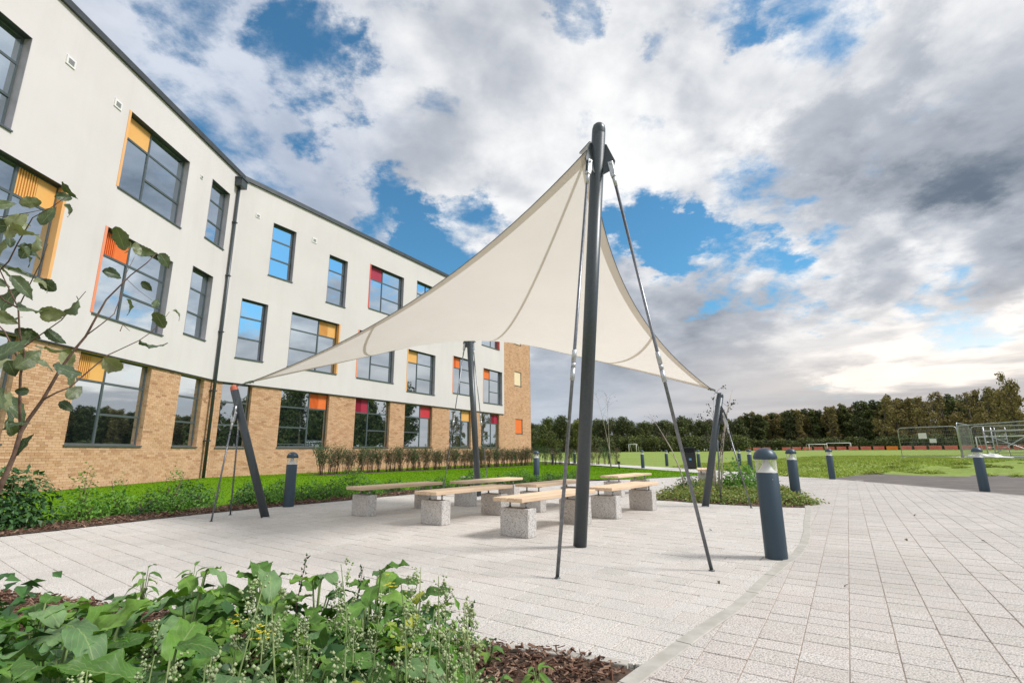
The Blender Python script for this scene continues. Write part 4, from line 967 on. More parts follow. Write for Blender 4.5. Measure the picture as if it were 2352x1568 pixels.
def tower():
    x, y = pol(43.15, 43.6); x2, y2 = pol(46.3, 43.0); z = gz(x, y); d = Vector((x2 - x, y2 - y, 0)); W_ = d.length; rz = math.atan2(d.y, d.x)
    t = thing('scaffold_tower', 'low aluminium scaffold tower with ladder frame and crossed braces on the grass', 'scaffold', (x, y, z), rz); dp = 1.3; h = 1.95
    for X in (0, W_):
        m = MB()
        for Y in (0, dp): m.tube([(X, Y, 0), (X, Y, h)], .035, 8)
        for k in range(1, 6): m.tube([(X, 0, k * .34), (X, dp, k * .34)], .022, 6)
        m.build('ladder_frame', 'galvanised', t)
    for k, (X0, X1, Z0, Z1) in enumerate(((0, W_, .1, 1.7), (0, W_, 1.5, .2), (W_, W_ + 1.6, .1, 1.6), (W_, W_ + 1.6, 1.6, .2))): m = MB(); m.tube([(X0, -.03 - .02 * k, Z0), (X1, -.03 - .02 * k, Z1)], .026, 6); m.build('brace', 'galvanised', t)
    m = MB(); m.box((W_ / 2, .06, 1.72), (W_ + .1, .09, .07)); m.box((W_ / 2, dp - .06, 1.72), (W_ + .1, .09, .07)); m.build('top_rail', 'galvanised', t)
    for X in (.5, 1.0): m = MB(); m.tube([(X, .1, .1), (X, .1, 1.9)], .02, 6); m.build('upright', 'galvanised', t)
    m = MB()
    for k in range(7): m.tube([(.5, .1, .2 + k * .25), (1.0, .1, .2 + k * .25)], .015, 6)
    m.build('rung', 'galvanised', t)
    m = MB(); m.box((W_ / 2, dp / 2, .12), (W_, dp * .6, .05)); m.build('deck', 'galvanised', t)
tower()
bm = bmesh.new(); bmesh.ops.create_icosphere(bm, subdivisions=3, radius=1)
for v in bm.verts:
    n = 1 + .25 * math.sin(v.co.x * 5 + 1) * math.cos(v.co.y * 6) + .12 * math.sin(v.co.x * 13); v.co = Vector((v.co.x * 1.05 * n, v.co.y * .45 * n, max(v.co.z * .22 * n * (1.2 - .7 * v.co.x), -.02)))
me = bpy.data.meshes.new('plastic_sheet'); bm.to_mesh(me); bm.free(); me.materials.append(MATS['white_plastic']); x, y = pol(43.35, 41.8); link('plastic_sheet', me, None, (x, y, gz(x, y) + .02), (0, 0, -.75), label='crumpled white plastic sheet lying at the foot of the fence', cat='plastic sheet')
# barriers
def barrier_proto():
    m = MB(); m.box((0, 0, .56), (1.9, .06, .86), bev=.02); m.box((0, 0, .95), (1.94, .09, .1), bev=.02)
    m.box((-.7, 0, .07), (.16, .55, .12)); m.box((.7, 0, .07), (.16, .55, .12)); return m
bmesh_red = barrier_proto().mesh('safety_barrier', 'barrier_red'); bmesh_or = barrier_proto().mesh('safety_barrier', 'barrier_orange')
az = 24.9; k = 0; first = True
while az < 47.5:
    d = 146 - (az - 24) * 1.5; x, y = pol(az, d); gap = (27.5 < az < 28.3) or (34.55 < az < 34.85) or (35.3 < az < 35.6) or (az > 36.1 and az < 36.3)
    if not gap:
        orr = 36.3 < az < 37.3
        o = link('safety_barrier', bmesh_or if orr else bmesh_red, None, (x, y, gz(x, y)), (random.uniform(-.05, .05), 0, -R(az) + .35 + random.uniform(-.08, .08)),
                 label='orange plastic barrier among the red ones along the far field edge' if orr else 'red plastic barrier in the long row at the far edge of the playing field', cat='barrier', group='orange plastic barriers at the far field edge' if orr else 'red plastic barriers at the far field edge')
        o.scale = (1, 1, .78)
    az += math.degrees(2.05 / d) * 1.07

# ------------------------------------------------------------------ trees
def crown_np(blobs, n, size, seed, flatten=1.0):
    r = np.random.default_rng(seed); B = np.array(blobs); w = B[:, 3] ** 2; w /= w.sum(); idx = r.choice(len(B), n, p=w)
    u = r.normal(size=(n, 3)); u /= np.linalg.norm(u, axis=1)[:, None]; rad = (r.random(n) ** .35)[:, None]
    P = B[idx, :3] + u * rad * B[idx, 3:4] * [1, 1, 1 if flatten == 1 else flatten]
    P += r.normal(size=(n, 3)) * .12 * B[idx, 3:4]
    Nn = u + r.normal(size=(n, 3)) * .7; Nn /= np.linalg.norm(Nn, axis=1)[:, None]; T = np.cross(Nn, r.normal(size=(n, 3))); T /= np.linalg.norm(T, axis=1)[:, None]; Bv = np.cross(Nn, T)
    s = (size * r.uniform(.5, 1.3, n))[:, None]
    V = np.stack([P - T * s - Bv * s * .5, P + T * s * .8 - Bv * s * .6, P + T * s + Bv * s * .5, P - T * s * .7 + Bv * s * .7], 1).reshape(-1, 3); o = np.arange(n)[:, None] * 4
    return V, o + [0, 1, 2, 3]
def tree_proto(kind, seed, mat):
    rd = random.Random(seed); tk = MB(); H = 10.0
    if kind == 'round':
        blobs = []
        for i in range(22):
            a = rd.uniform(0, 6.28); z = rd.uniform(1.6, 8.6); rr = 3.0 * math.sin(min(1, max(.25, (9.8 - z) / 8.0)) * 1.5) * rd.uniform(.35, .95); blobs.append((math.cos(a) * rr, math.sin(a) * rr, z, rd.uniform(.9, 1.7)))
        tk.tube([(0, 0, 0), (.1, 0, 3), (0, .1, 6), (0, 0, 8.5)], [.28, .2, .12, .04], 8)
        for i in range(9): b = blobs[i]; tk.tube([(0, 0, max(1, b[2] - 2.5)), (b[0] * .5, b[1] * .5, b[2] - .9), b[:3]], [.10, .06, .02], 5)
        V, F = crown_np(blobs, 5200, .17, seed)
    elif kind == 'poplar':
        blobs = []; lean = rd.uniform(-.2, .6)
        for i in range(26):
            z = 1.4 + 8.3 * (i / 26) ** .9; rr = 1.3 * (1 - .55 * z / 10) * rd.uniform(.2, 1); a = rd.uniform(0, 6.28); sh = lean * (z / 10) ** 2
            blobs.append((math.cos(a) * rr + sh, math.sin(a) * rr, z, rd.uniform(.45, .95) * (1.15 - .45 * z / 10)))
        tk.tube([(0, 0, 0), (0, 0, 4), (lean * .5, 0, 7), (lean, 0, 9.7)], [.2, .15, .09, .02], 7)
        for i in range(0, 26, 2): b = blobs[i]; tk.tube([(lean * (max(b[2] - 1.6, .5) / 10) ** 2, 0, max(b[2] - 1.6, .5)), b[:3], (b[0] + .3, b[1], b[2] + .8)], [.05, .03, .01], 4)
        V, F = crown_np(blobs, 2600, .15, seed)
    elif kind == 'sparse':
        blobs = []
        tk.tube([(0, 0, 0), (.1, .1, 4), (.5, 0, 9.4)], [.2, .15, .02], 7)
        for i in range(22):
            z = rd.uniform(2.0, 9.6); a = rd.uniform(0, 6.28); rr = rd.uniform(.6, 2.3) * (1.1 - z / 14); p = (math.cos(a) * rr + z * .06, math.sin(a) * rr, z)
            blobs.append((*p, rd.uniform(.4, .85))); tk.tube([(.04 * z, 0, z - rr * .9), (p[0] * .6, p[1] * .6, z - .3), (p[0] * 1.15, p[1] * 1.1, z + .4)], [.06, .035, .008], 4)
        V, F = crown_np(blobs, 1900, .14, seed)
    else:
        blobs = [(rd.uniform(-2.5, 2.5), rd.uniform(-1.2, 1.2), rd.uniform(.3, 2.2), rd.uniform(.6, 1.2)) for i in range(12)]; tk.tube([(0, 0, 0), (0, 0, 1.5)], [.1, .05], 5)
        V, F = crown_np(blobs, 2200, .13, seed)
    return npmesh('crown', V, F, mat), tk.mesh('trunk', 'tree_bark')
PR = {}
for k, (kind, mat) in enumerate((('round', 'tree_green'), ('round', 'tree_dark'), ('round', 'tree_green'), ('round', 'tree_yellow'), ('poplar', 'tree_olive'), ('poplar', 'tree_green'), ('poplar', 'tree_olive'), ('poplar', 'tree_dark'), ('sparse', 'tree_olive'), ('sparse', 'tree_olive'), ('bush', 'tree_dark'), ('bush', 'tree_green'))):
    PR.setdefault(kind, []).append(tree_proto(kind, 40 + k, mat))
def tree(name, proto, x, y, h, w, label, group, rz=None, cat='tree'):
    cr, tk = proto; t = thing(name, label, cat, (x, y, gz(x, y) - .05), random.uniform(0, 6.28) if rz is None else rz, group); t.scale = (w, w, h / 10)
    link('trunk', tk, t); link('crown', cr, t)
GR = 'round leafy trees beyond the field'
# left rounded group
for az, d, h, w, p in ((2.0, 128, 6.2, .8, 2), (3.9, 118, 8.7, .85, 0), (5.6, 125, 9.4, .95, 1), (7.6, 128, 8.8, .9, 3), (10.2, 140, 9.0, 1.0, 1), (12.4, 138, 9.6, 1.0, 1), (14.6, 150, 9.0, 1.0, 0), (16.6, 140, 8.3, .95, 1), (18.6, 150, 8.8, 1.0, 2), (20.6, 142, 8.2, .95, 1), (22.6, 150, 9.0, 1.0, 0), (24.2, 155, 8.2, .9, 1), (0.0, 130, 7, 1, 0)):
    x, y = pol(az, d); lab = {2.0: 'low green tree touching the right edge of the school', 3.9: 'round dark green tree just right of the school corner', 7.6: 'round yellowish-green tree standing out behind the front mast'}.get(az, 'round leafy tree in the belt beyond the field, left of the poplars')
    tree('round_tree', PR['round'][p], x, y, h * 1.02, w, lab, GR if 'belt' in lab else None)
for k in range(26):
    az = 1.2 + k * .92; x, y = pol(az, 166 - (k % 2) * 14); tree('round_tree', PR['round'][(k * 7) % 3], x, y, 9.6 + random.uniform(-.8, .9), .95, 'round leafy tree in the belt beyond the field, left of the poplars', GR)
# poplar row
for k in range(34):
    az = 24.6 + k * .62; x, y = pol(az, 172 - (az - 24) * .9); tree('woodland_tree', PR['sparse' if k % 5 == 0 else 'round'][k % 2] if k % 3 else PR['poplar'][k % 4], x, y, 10.2 + (az - 24) * .17 + random.uniform(-1, .6), 1.1, 'olive-brown woodland tree filling in behind the windbreak poplars', 'woodland trees behind the poplars')
az = 24.8; k = 0
while az < 38.5:
    x, y = pol(az + random.uniform(-.2, .2), 163 - (az - 24) * .8 + random.uniform(-5, 5)); f = (az - 24.8) / 14
    tree('poplar_tree', PR['poplar'][k % 4], x, y, 10.3 + 2.9 * f + random.uniform(-1.2, .7), 1.35, 'tall narrow olive poplar swaying in the windbreak row behind the red barriers', 'poplars in the windbreak row', random.uniform(-.5, .5)); az += .36; k += 1
for k, az in enumerate((36.6, 37.6, 38.9, 39.7, 40.9, 41.7, 42.6, 43.3, 44.2, 45.0)):
    x, y = pol(az, 140 + (k % 3) * 6); tree('sparse_tree', PR['sparse'][k % 2], x, y, (11.6, 12.2, 12.4, 10.6, 12.8, 9.0, 11.8, 10.6, 12.8, 13.2)[k], 1.25, 'thin open-crowned brown-green tree in the row behind the mesh fence', 'open-crowned trees behind the mesh fence')
for k, (az, d, h) in enumerate(((43.6, 132, 11.8), (45.1, 118, 13.6), (46.6, 112, 13.6), (48.5, 115, 13))):
    x, y = pol(az, d); tree('broad_tree', PR['sparse'][k % 2] if k != 2 else PR['poplar'][2], x, y, h, 1.05, ('shorter olive tree left of the tall one at the right picture edge', 'tallest tree, cut by the right picture edge behind the scaffold tower', 'broad tree at the extreme right picture edge', 'tree beyond the right picture edge')[k], None)
for k in range(46):
    az = 2.5 + k * 1.02; x, y = pol(az, 130 + random.uniform(-3, 3) if az < 24 else 153 - (az - 24) * 1.2); w = 1.3
    tree('field_edge_bush', PR['bush'][k % 2], x, y, 10 * (1.25 if az < 24 else 1.0), w, 'dark bushy undergrowth clump at the foot of the tree belt', 'undergrowth bushes at the foot of the tree belt', cat='bush')
# trees right of the frame that the school windows reflect
for k in range(36):
    az = 50 + k * 1.75; x, y = pol(az, 84 + (k % 3) * 7); tree('roadside_tree', PR['round'][k % 3] if k % 4 else PR['poplar'][1], x, y, 15 + random.uniform(-2.5, 3), 1.5, 'dark tree right of the picture, visible only as a reflection in the school windows', 'trees reflected in the school windows')

# ------------------------------------------------------------------ plants
def shrub_mesh(seed, n, rad, h, L, mat, shape='dome', stems=6, up=.5, drop=0):
    r = np.random.default_rng(seed); u = r.normal(size=(n, 3)); u[:, 2] = np.abs(u[:, 2]); u /= np.linalg.norm(u, axis=1)[:, None]; q = r.random(n)[:, None] ** .4
    lob = 1 + .28 * np.sin(np.arctan2(u[:, 1], u[:, 0]) * 3 + seed)[:, None] * (1 - u[:, 2:3])
    P = u * q * lob * [rad, rad, h]
    if shape == 'spire': P[:, :2] *= (1.15 - .75 * P[:, 2:3] / h)
    P += r.normal(size=P.shape) * rad * .06; P[:, 2] = np.maximum(P[:, 2], .02)
    Nn = u * .6 + r.normal(size=P.shape) * .45 + [0, 0, up]; Nn /= np.linalg.norm(Nn, axis=1)[:, None]
    T = u + r.normal(size=P.shape) * .5 - [0, 0, drop]; T -= Nn * (T * Nn).sum(1)[:, None]; T /= np.linalg.norm(T, axis=1)[:, None]
    l = L * r.uniform(.6, 1.3, n); V, F = leaves_np(P, Nn, T, l, l * r.uniform(.45, .7, n)); me = npmesh('foliage', V, F, mat)
    s = MB()
    for k in range(stems):
        a = r.uniform(0, 6.28); e = r.uniform(.5, .9); s.tube([(0, 0, 0), (math.cos(a) * rad * .3 * e, math.sin(a) * rad * .3 * e, h * .5 * e), (math.cos(a) * rad * .6 * e, math.sin(a) * rad * .6 * e, h * .92 * e)], [.008, .006, .002], 5)
    return me, s.mesh('stems', 'bark')
def plant(name, pr, x, y, label, cat='shrub', group=None, sc=1.0, rz=None, z=0):
    t = thing(name, label, cat, (x, y, z), random.uniform(0, 6.28) if rz is None else rz, group); t.scale = (sc,) * 3 if not isinstance(sc, tuple) else sc
    f = link('foliage', pr[0], t, kind='stuff'); link('stems', pr[1], t); return t
BIG = shrub_mesh(1, 1700, .58, .95, .10, 'leaf_shrub', 'dome', 8, drop=.5)
MID = shrub_mesh(2, 520, .32, .42, .055, 'leaf_shrub'); MIDB = shrub_mesh(3, 520, .34, .36, .06, 'leaf_bright'); SML = shrub_mesh(4, 260, .2, .24, .05, 'leaf_bright'); SMD = shrub_mesh(5, 260, .2, .30, .045, 'leaf_shrub')
TALL = shrub_mesh(6, 300, .28, .75, .05, 'leaf_bright', 'spire', 7); GRN = shrub_mesh(8, 420, .38, .16, .06, 'leaf_ground'); GRN2 = shrub_mesh(9, 420, .36, .2, .055, 'leaf_ground'); SOFT = shrub_mesh(10, 700, .5, .62, .075, 'leaf_bright')
plant('leafy_shrub', BIG, -7.0, 7.15, 'big dark green leafy shrub at the left picture edge beside the paving', sc=.88, rz=.4)
plant('leafy_shrub', BIG, -7.7, 6.9, 'dark leafy shrub cut by the left picture edge', sc=.72, rz=2.4)
plant('leafy_shrub', TALL, -6.95, 8.3, 'loose bright green shrub just right of the big dark shrub', sc=1.15)
plant('leafy_shrub', MIDB, -6.65, 8.0, 'low yellow-green clump at the foot of the big dark shrub', sc=1.0)
plant('leafy_shrub', MIDB, -6.75, 8.75, 'yellow-green clump second from the big dark shrub', sc=1.1)
plant('leafy_shrub', TALL, -6.35, 9.6, 'upright twiggy shrub with pale tips left of the bare mulch', sc=1.1)
plant('leafy_shrub', MID, -6.5, 9.35, 'dark rounded shrub in front of the upright twiggy one', sc=.95)
plant('leafy_shrub', SML, -6.2, 9.0, 'small pale green clump on the mulch edge', sc=1.2)
plant('leafy_shrub', MID, -6.15, 10.05, 'dark shrub left of the wide mulch patch', sc=1.0)
plant('leafy_shrub', TALL, -6.1, 10.6, 'slim upright shrub behind the wide mulch patch', sc=.6)
plant('leafy_shrub', MID, -5.35, 10.35, 'dark shrub just left of the twin guy rods', sc=.95)
plant('leafy_shrub', MIDB, -5.1, 10.25, 'bright clump between the twin guy rods of the left mast', sc=.9)
plant('leafy_shrub', MIDB, -4.95, 11.0, 'bright clump behind the short left mast', sc=.9)
plant('leafy_shrub', MID, -4.6, 11.2, 'dark clump right of the short left mast', sc=.8)
plant('leafy_shrub', SML, -4.1, 11.05, 'small clump left of the bollard in the bed', sc=1.2)
for k_, (x_, y_, pr_, sc_, lb_) in enumerate(((-6.9, 9.0, 'T', .9, 'airy upright weed against the lawn, nearest to the big dark shrub'), (-6.55, 10.3, 'M', 1.15, 'dark clump against the lawn, left of the wide mulch patch'), (-5.95, 9.75, 'S', 1.3, 'pale low clump at the left end of the wide mulch patch'), (-5.75, 11.3, 'M', 1.0, 'dark clump behind the wide mulch patch'), (-5.55, 10.9, 'T', .55, 'short upright plant left of the twin guy rods'), (-5.15, 11.5, 'M', 1.1, 'dark clump on the lawn edge behind the twin guy rods'), (-4.55, 11.75, 'B', 1.1, 'bright clump on the lawn edge right of the short left mast'), (-4.2, 12.0, 'M', .9, 'dark clump between the bollard and the large bright bush'))):
    plant('leafy_shrub', {'T': TALL, 'M': MID, 'S': SML, 'B': MIDB}[pr_], x_, y_, lb_, sc=sc_)
plant('leafy_shrub', SOFT, -3.85, 12.3, 'large bright green bush beside the leftmost bench', sc=1.0)
plant('leafy_shrub', MIDB, -3.35, 12.25, 'broad-leaved bright clump behind the end of the leftmost bench', sc=1.0)
for k in range(26):
    f = k / 25; x = -3.1 + 5.2 * f + random.uniform(-.15, .15); y = 13.0 + 4.5 * f + random.uniform(-.1, .45)
    plant('bed_plant', (MID, SMD, SML, SMD, MIDB)[k % 5], x, y, 'low green plant in the strip bed between the benches and the lawn', 'plant', 'low plants in the rear strip bed', random.uniform(.7, 1.15))
for k in range(9): plant('bed_plant', (SML, SMD, MIDB)[k % 3], -6.6 + k * .34 + random.uniform(-.1, .1), 7.9 + k * .42 + .35, 'low green plant behind the bark mulch of the left bed', 'plant', 'low plants in the left bed', random.uniform(.6, 1.0))
plant('leafy_shrub', SOFT, -1.05, 14.9, 'rounded green bush directly behind the rear mast', sc=.75)
plant('leafy_shrub', SOFT, .35, 16.6, 'dark rounded bush left of the bollard in the rear bed', sc=.7)
# right bed
def inner(n, poly, mg=.15):
    out = []; P = np.array(poly); x0, y0 = P.min(0); x1, y1 = P.max(0)
    while len(out) < n:
        x, y = random.uniform(x0, x1), random.uniform(y0, y1)
        if in_poly(np.array([x]), np.array([y]), poly)[0] and all(math.hypot(x - a, y - b) > .26 for a, b in out): out.append((x, y))
    return out
for k, (x, y) in enumerate(inner(64, [(x * .9 + .5, y * .93 + .86) for x, y in RB])): plant('ground_cover_plant', (GRN, GRN2)[k % 2], x, y, 'yellow-green ground-cover plant in the bed right of the benches', 'plant', 'ground-cover plants in the right bed', random.uniform(.75, 1.15))
plant('leafy_shrub', SOFT, 5.35, 12.2, 'bright green bush in the right bed behind the short leaning mast', sc=1.25); plant('leafy_shrub', SOFT, 6.0, 12.9, 'green bush at the back right of the right bed', sc=.95); plant('leafy_shrub', MID, 4.4, 12.9, 'small dark shrub at the foot of the thin birch stems', sc=1.0)
# birch saplings
def birch(x, y, h, stems, seed, label, n=26, leafn=170, lsz=.04, cat='tree', lean=(0, 0)):
    rd = random.Random(seed); t = thing('birch_sapling', label, cat, (x, y, 0)); m = MB(); P = []; T = []; tw = MB()
    for s in range(stems):
        a = rd.uniform(0, 6.28); L = rd.uniform(.08, .22) * h; bx, by = rd.uniform(-.1, .1), rd.uniform(-.1, .1)
        pts = [Vector((bx + (math.cos(a) * L * .6 + lean[0] * h) * f ** 1.6, by + (math.sin(a) * L * .6 + lean[1] * h) * f ** 1.6, h * f * rd.uniform(.97, 1.0))) for f in (0, .25, .5, .75, 1)]
        m.tube(pts, [.022, .017, .012, .007, .002], 7)
        for k in range(n // stems):
            f = rd.uniform(.3, .97); i = int(f * 4); p = pts[i].lerp(pts[min(i + 1, 4)], f * 4 - i); b = rd.uniform(0, 6.28); l = h * .22 * (1.1 - f * .6)
            q = [p, p + Vector((math.cos(b) * l * .5, math.sin(b) * l * .5, l * .45)), p + Vector((math.cos(b) * l, math.sin(b) * l, l * .7))]; tw.tube(q, [.005, .003, .001], 4)
            for _ in range(leafn // n):
                g = rd.uniform(.3, 1); P.append(q[1].lerp(q[2], g) + Vector((rd.gauss(0, .03), rd.gauss(0, .03), rd.gauss(0, .03)))); 
    m.build('trunk', 'birch_bark', t); tw.build('twigs', 'bark', t)
    P = np.array([tuple(p) for p in P]); nn = runit(len(P)); tt = runit(len(P)); tt[:, 2] -= .8; tt -= nn * (tt * nn).sum(1)[:, None]; tt /= np.linalg.norm(tt, axis=1)[:, None]; l = lsz * rng.uniform(.6, 1.3, len(P))
    V, F = leaves_np(P, nn, tt, l, l * .7); link('crown', npmesh('crown', V, F, 'leaf_dark_birch'), t, kind='stuff'); return t
birch(4.72, 11.9, 2.45, 4, 3, 'thin multi-stem birch sapling with few dark leaves behind the short right mast', 34, 330, .055, lean=(.16, .05))
birch(4.35, 12.7, 2.0, 1, 8, 'leaning bare birch stem left of the short right mast', 8, 24, .045, lean=(-.38, 0))
birch(5.3, 27.6, 4.3, 2, 5, 'almost bare thin birch on the lawn right of the front mast', 30, 40, .05, lean=(-.1, 0))

# hedge of young whips
def whip_mesh(seed, h, n, mat):
    rd = random.Random(seed); s = MB(); P = []
    for k in range(9):
        a = rd.uniform(0, 6.28); L = rd.uniform(.15, .34); e = rd.uniform(.75, 1.05) * h; b = (rd.uniform(-.16, .16), rd.uniform(-.06, .06))
        pts = [Vector((b[0] + math.cos(a) * L * f ** 1.4, b[1] + math.sin(a) * L * f ** 1.4, e * f)) for f in (0, .35, .7, 1)]; s.tube(pts, [.010, .008, .006, .002], 4)
        for j in range(5):
            f = rd.uniform(.35, .95); i = min(2, int(f * 3)); p = pts[i].lerp(pts[i + 1], f * 3 - i); c = rd.uniform(0, 6.28); q = p + Vector((math.cos(c) * .16, math.sin(c) * .16, .13)); s.tube([p, q], [.005, .002], 3)
            for _ in range(n // 45): P.append(tuple(p.lerp(q, rd.uniform(.1, 1.2)) + Vector((rd.gauss(0, .04), rd.gauss(0, .04), rd.gauss(0, .05)))))
    P = np.array(P); nn = runit(len(P)); tt = runit(len(P)); tt -= nn * (tt * nn).sum(1)[:, None]; tt /= np.linalg.norm(tt, axis=1)[:, None]; l = .05 * rng.uniform(.6, 1.3, len(P)); V, F = leaves_np(P, nn, tt, l, l * .6)
    return npmesh('foliage', V, F, mat), s.mesh('stems', 'bark')
WH = [whip_mesh(60 + k, 1.05, n, 'leaf_hedge' if k != 2 else 'leaf_shrub') for k, n in enumerate((450, 630, 720, 540, 405))]
HL = [(-8.75, 23.2), (-8.2, 24.4), (-6.6, 26.8), (-4.35, 29.4), (1.33, 36.9), (7.9, 37.9)]
cum = [0]
for a, b in zip(HL, HL[1:]): cum.append(cum[-1] + math.dist(a, b))
s = 0; k = 0
while s < cum[-1]:
    i = max(j for j in range(len(cum) - 1) if cum[j] <= s); f = (s - cum[i]) / (cum[i + 1] - cum[i]); x = HL[i][0] + (HL[i + 1][0] - HL[i][0]) * f; y = HL[i][1] + (HL[i + 1][1] - HL[i][1]) * f
    beyond = y > 36.9; plant('hedge_whip', WH[(k * 7) % 5 if k % 4 else 2], x + random.uniform(-.1, .1), y + random.uniform(-.12, .12), 'young twiggy hedge plant in the row running on past the school corner' if beyond else 'young twiggy brown-green hedge plant in the row along the brick wall', 'hedge plant', 'hedge plants past the school corner' if beyond else 'hedge plants along the brick wall', random.uniform(.95, 1.22)); s += .29 if not beyond else .45; k += 1

# lawn and field blades
def blades(name, poly, n, hmin, hmax, mat, zf, w=.004, no=()):
    P = np.array(poly); x0, y0 = P.min(0); x1, y1 = P.max(0); X = rng.uniform(x0, x1, n * 3); Y = rng.uniform(y0, y1, n * 3); k = in_poly(X, Y, poly)
    for q in no: k &= ~in_poly(X, Y, q)
    X, Y = X[k][:n], Y[k][:n]; n = len(X)
    h = rng.uniform(hmin, hmax, n); a = rng.uniform(0, 6.28, n); d = np.hypot(X, Y); ww = w * np.maximum(1, d / 8); Z = zf(X, Y); lx, ly = rng.normal(0, .35, n) * h, rng.normal(0, .35, n) * h
    V = np.stack([np.stack([X - np.cos(a) * ww, Y - np.sin(a) * ww, Z], 1), np.stack([X + np.cos(a) * ww, Y + np.sin(a) * ww, Z], 1), np.stack([X + lx, Y + ly, Z + h], 1)], 1).reshape(-1, 3)
    link(name, npmesh(name, V, np.arange(n * 3).reshape(-1, 3), mat), kind='stuff', label=('short mown grass blades of the bright lawn by the school' if 'lawn' in name else 'rough tufty grass of the bank between road and playing field'), cat='grass')
blades('lawn_grass', lawn_poly, 80000, .012, .032, 'grass_blade', lambda x, y: x * 0 + .004, .005, [lbed, hsoil])
blades('bank_grass', [(8.7, 21.5), (10.4, 20.2), (11.4, 18.3), (14, 20.7), (16.7, 21.9), (20, 23.2), (27, 26.6), (40, 31), (46, 40), (30, 46), (14, 40), (9.5, 31)], 60000, .03, .12, 'field_tuft', hgt, .010)
# weeds in tufts on the bank
TUFT = shrub_mesh(30, 160, .30, .22, .12, 'field_tuft', stems=1)
for k in range(46):
    az = random.uniform(24, 45); d = random.uniform(25.5, 33) if az > 30 else random.uniform(22.5, 28); x, y = pol(az, d)
    plant('weed_tuft', TUFT, x, y, 'coarse grass tuft on the rough bank behind the road', 'grass', 'grass tufts on the rough bank', (1.0 * (q := random.uniform(.5, 1.1)), q, q * .55), z=gz(x, y))

# ------------------------------------------------------------------ foreground bed
def leaf_mesh(L, Wd, curl, cup, wave, lobe, nx=6, ny=12, mat='leaf_weed', seed=0, base=.10, round_=False, tooth=0):
    r = random.Random(seed); V = []; UV = []; ph = r.uniform(0, 6.28)
    for j in range(ny + 1):
        t = j / ny
        if round_: w = math.sin(math.pi * min(1, max(0, t * .97 + .03))) ** .55
        else: w = math.sin(math.pi * t ** .75) ** .8
        w = w * (1 - lobe * (.5 + .5 * math.sin(t * 19 + ph)) * (1 if t < .75 else .4)); w *= (1 - tooth * (j % 2)); w = max(w, .02)
        ang = curl * t; rad = L / max(.2, abs(curl)) if abs(curl) > .05 else None
        y, z = (L * t, 0) if rad is None else (rad * math.sin(ang), -abs(rad) * (1 - math.cos(ang)) * (1 if curl > 0 else -1))
        for i in range(nx + 1):
            x = (i / nx - .5) * 2; e = abs(x)
            V.append((x * w * Wd / 2, y - e * e * L * .03, z + cup * e * w * Wd / 2 + wave * Wd * e ** 2 * math.sin(t * 14 + (ph if x > 0 else ph + 2)) * w + .035 * Wd * math.sin(i * 2.1 + j * 1.7 + ph) + .02 * Wd * (r.random() - .5))); UV.append((i / nx, t))
    F = [(j * (nx + 1) + i, j * (nx + 1) + i + 1, (j + 1) * (nx + 1) + i + 1, (j + 1) * (nx + 1) + i) for j in range(ny) for i in range(nx)]
    me = npmesh('leaf', V, F, mat, True); uv = me.uv_layers.new(name='UVMap'); li = np.empty(len(me.loops), np.int32); me.loops.foreach_get('vertex_index', li); uv.data.foreach_set('uv', np.array(UV, np.float32)[li].ravel()); return me
LW = [leaf_mesh(.24, .12, .9, .25, .14, .08, 8, 18, seed=1, round_=True), leaf_mesh(.27, .115, 1.2, .3, .16, .14, 8, 20, seed=2, round_=True), leaf_mesh(.18, .14, .6, .2, .14, .07, 8, 16, seed=3, round_=True), leaf_mesh(.24, .13, .3, .35, .16, .12, 8, 20, seed=4, round_=True), leaf_mesh(.28, .13, 1.5, .15, .16, .14, 8, 20, seed=5, mat='leaf_weed_blue', round_=True), leaf_mesh(.19, .12, .8, .2, .16, .12, 8, 16, seed=6, mat='leaf_weed_blue'), leaf_mesh(.15, .12, .5, .2, .14, .12, 8, 14, seed=7, round_=True, tooth=.06)]
LS = [leaf_mesh(.085, .05, .8, .3, .08, .1, 4, 7, seed=11), leaf_mesh(.10, .045, 1.0, .3, .1, .15, 4, 7, seed=12), leaf_mesh(.11, .03, .7, .4, .05, .05, 4, 7, seed=13)]
LY = leaf_mesh(.14, .09, .7, .2, .12, .1, seed=21, mat='leaf_yellowing')
def orient(az, tilt, roll): return (Matrix.Rotation(-az, 3, 'Z') @ Matrix.Rotation(tilt, 3, 'X') @ Matrix.Rotation(roll, 3, 'Y')).to_euler()
def weed(x, y, h, n, spread, label, seed, big=True, sc=1.0, yellow=False):
    rd = random.Random(seed); t = thing('broad_leaf_weed', label, 'plant', (x, y, 0), 0, 'broad-leaved weeds in the foreground bed'); st = MB()
    for k in range(n):
        f = (k + .5) / n; az = k * 2.4 + rd.uniform(-.4, .4); zz = h * (.25 + .75 * f) * rd.uniform(.85, 1.05); r0 = spread * (1 - f * .55) * rd.uniform(.35, .8); base = Vector((math.sin(az) * r0 * .4, math.cos(az) * r0 * .4, zz))
        tilt = rd.uniform(.15, .8) * (1.15 - f * .2) ; s = sc * rd.uniform(.65, 1.08) * (1.05 - .35 * f)
        st.tube([(0, 0, 0), (base.x * .5, base.y * .5, zz * .7), base], [.006, .005, .0035], 5)
        me = (LY if yellow and k % 4 == 1 else rd.choice(LW)) if big else rd.choice(LS)
        o = link('leaf', me, t, base, orient(az, tilt, rd.uniform(-.5, .5))); o.scale = (s, s, s)
    st.build('stem', 'stem_green', t, ); return t
spots = []
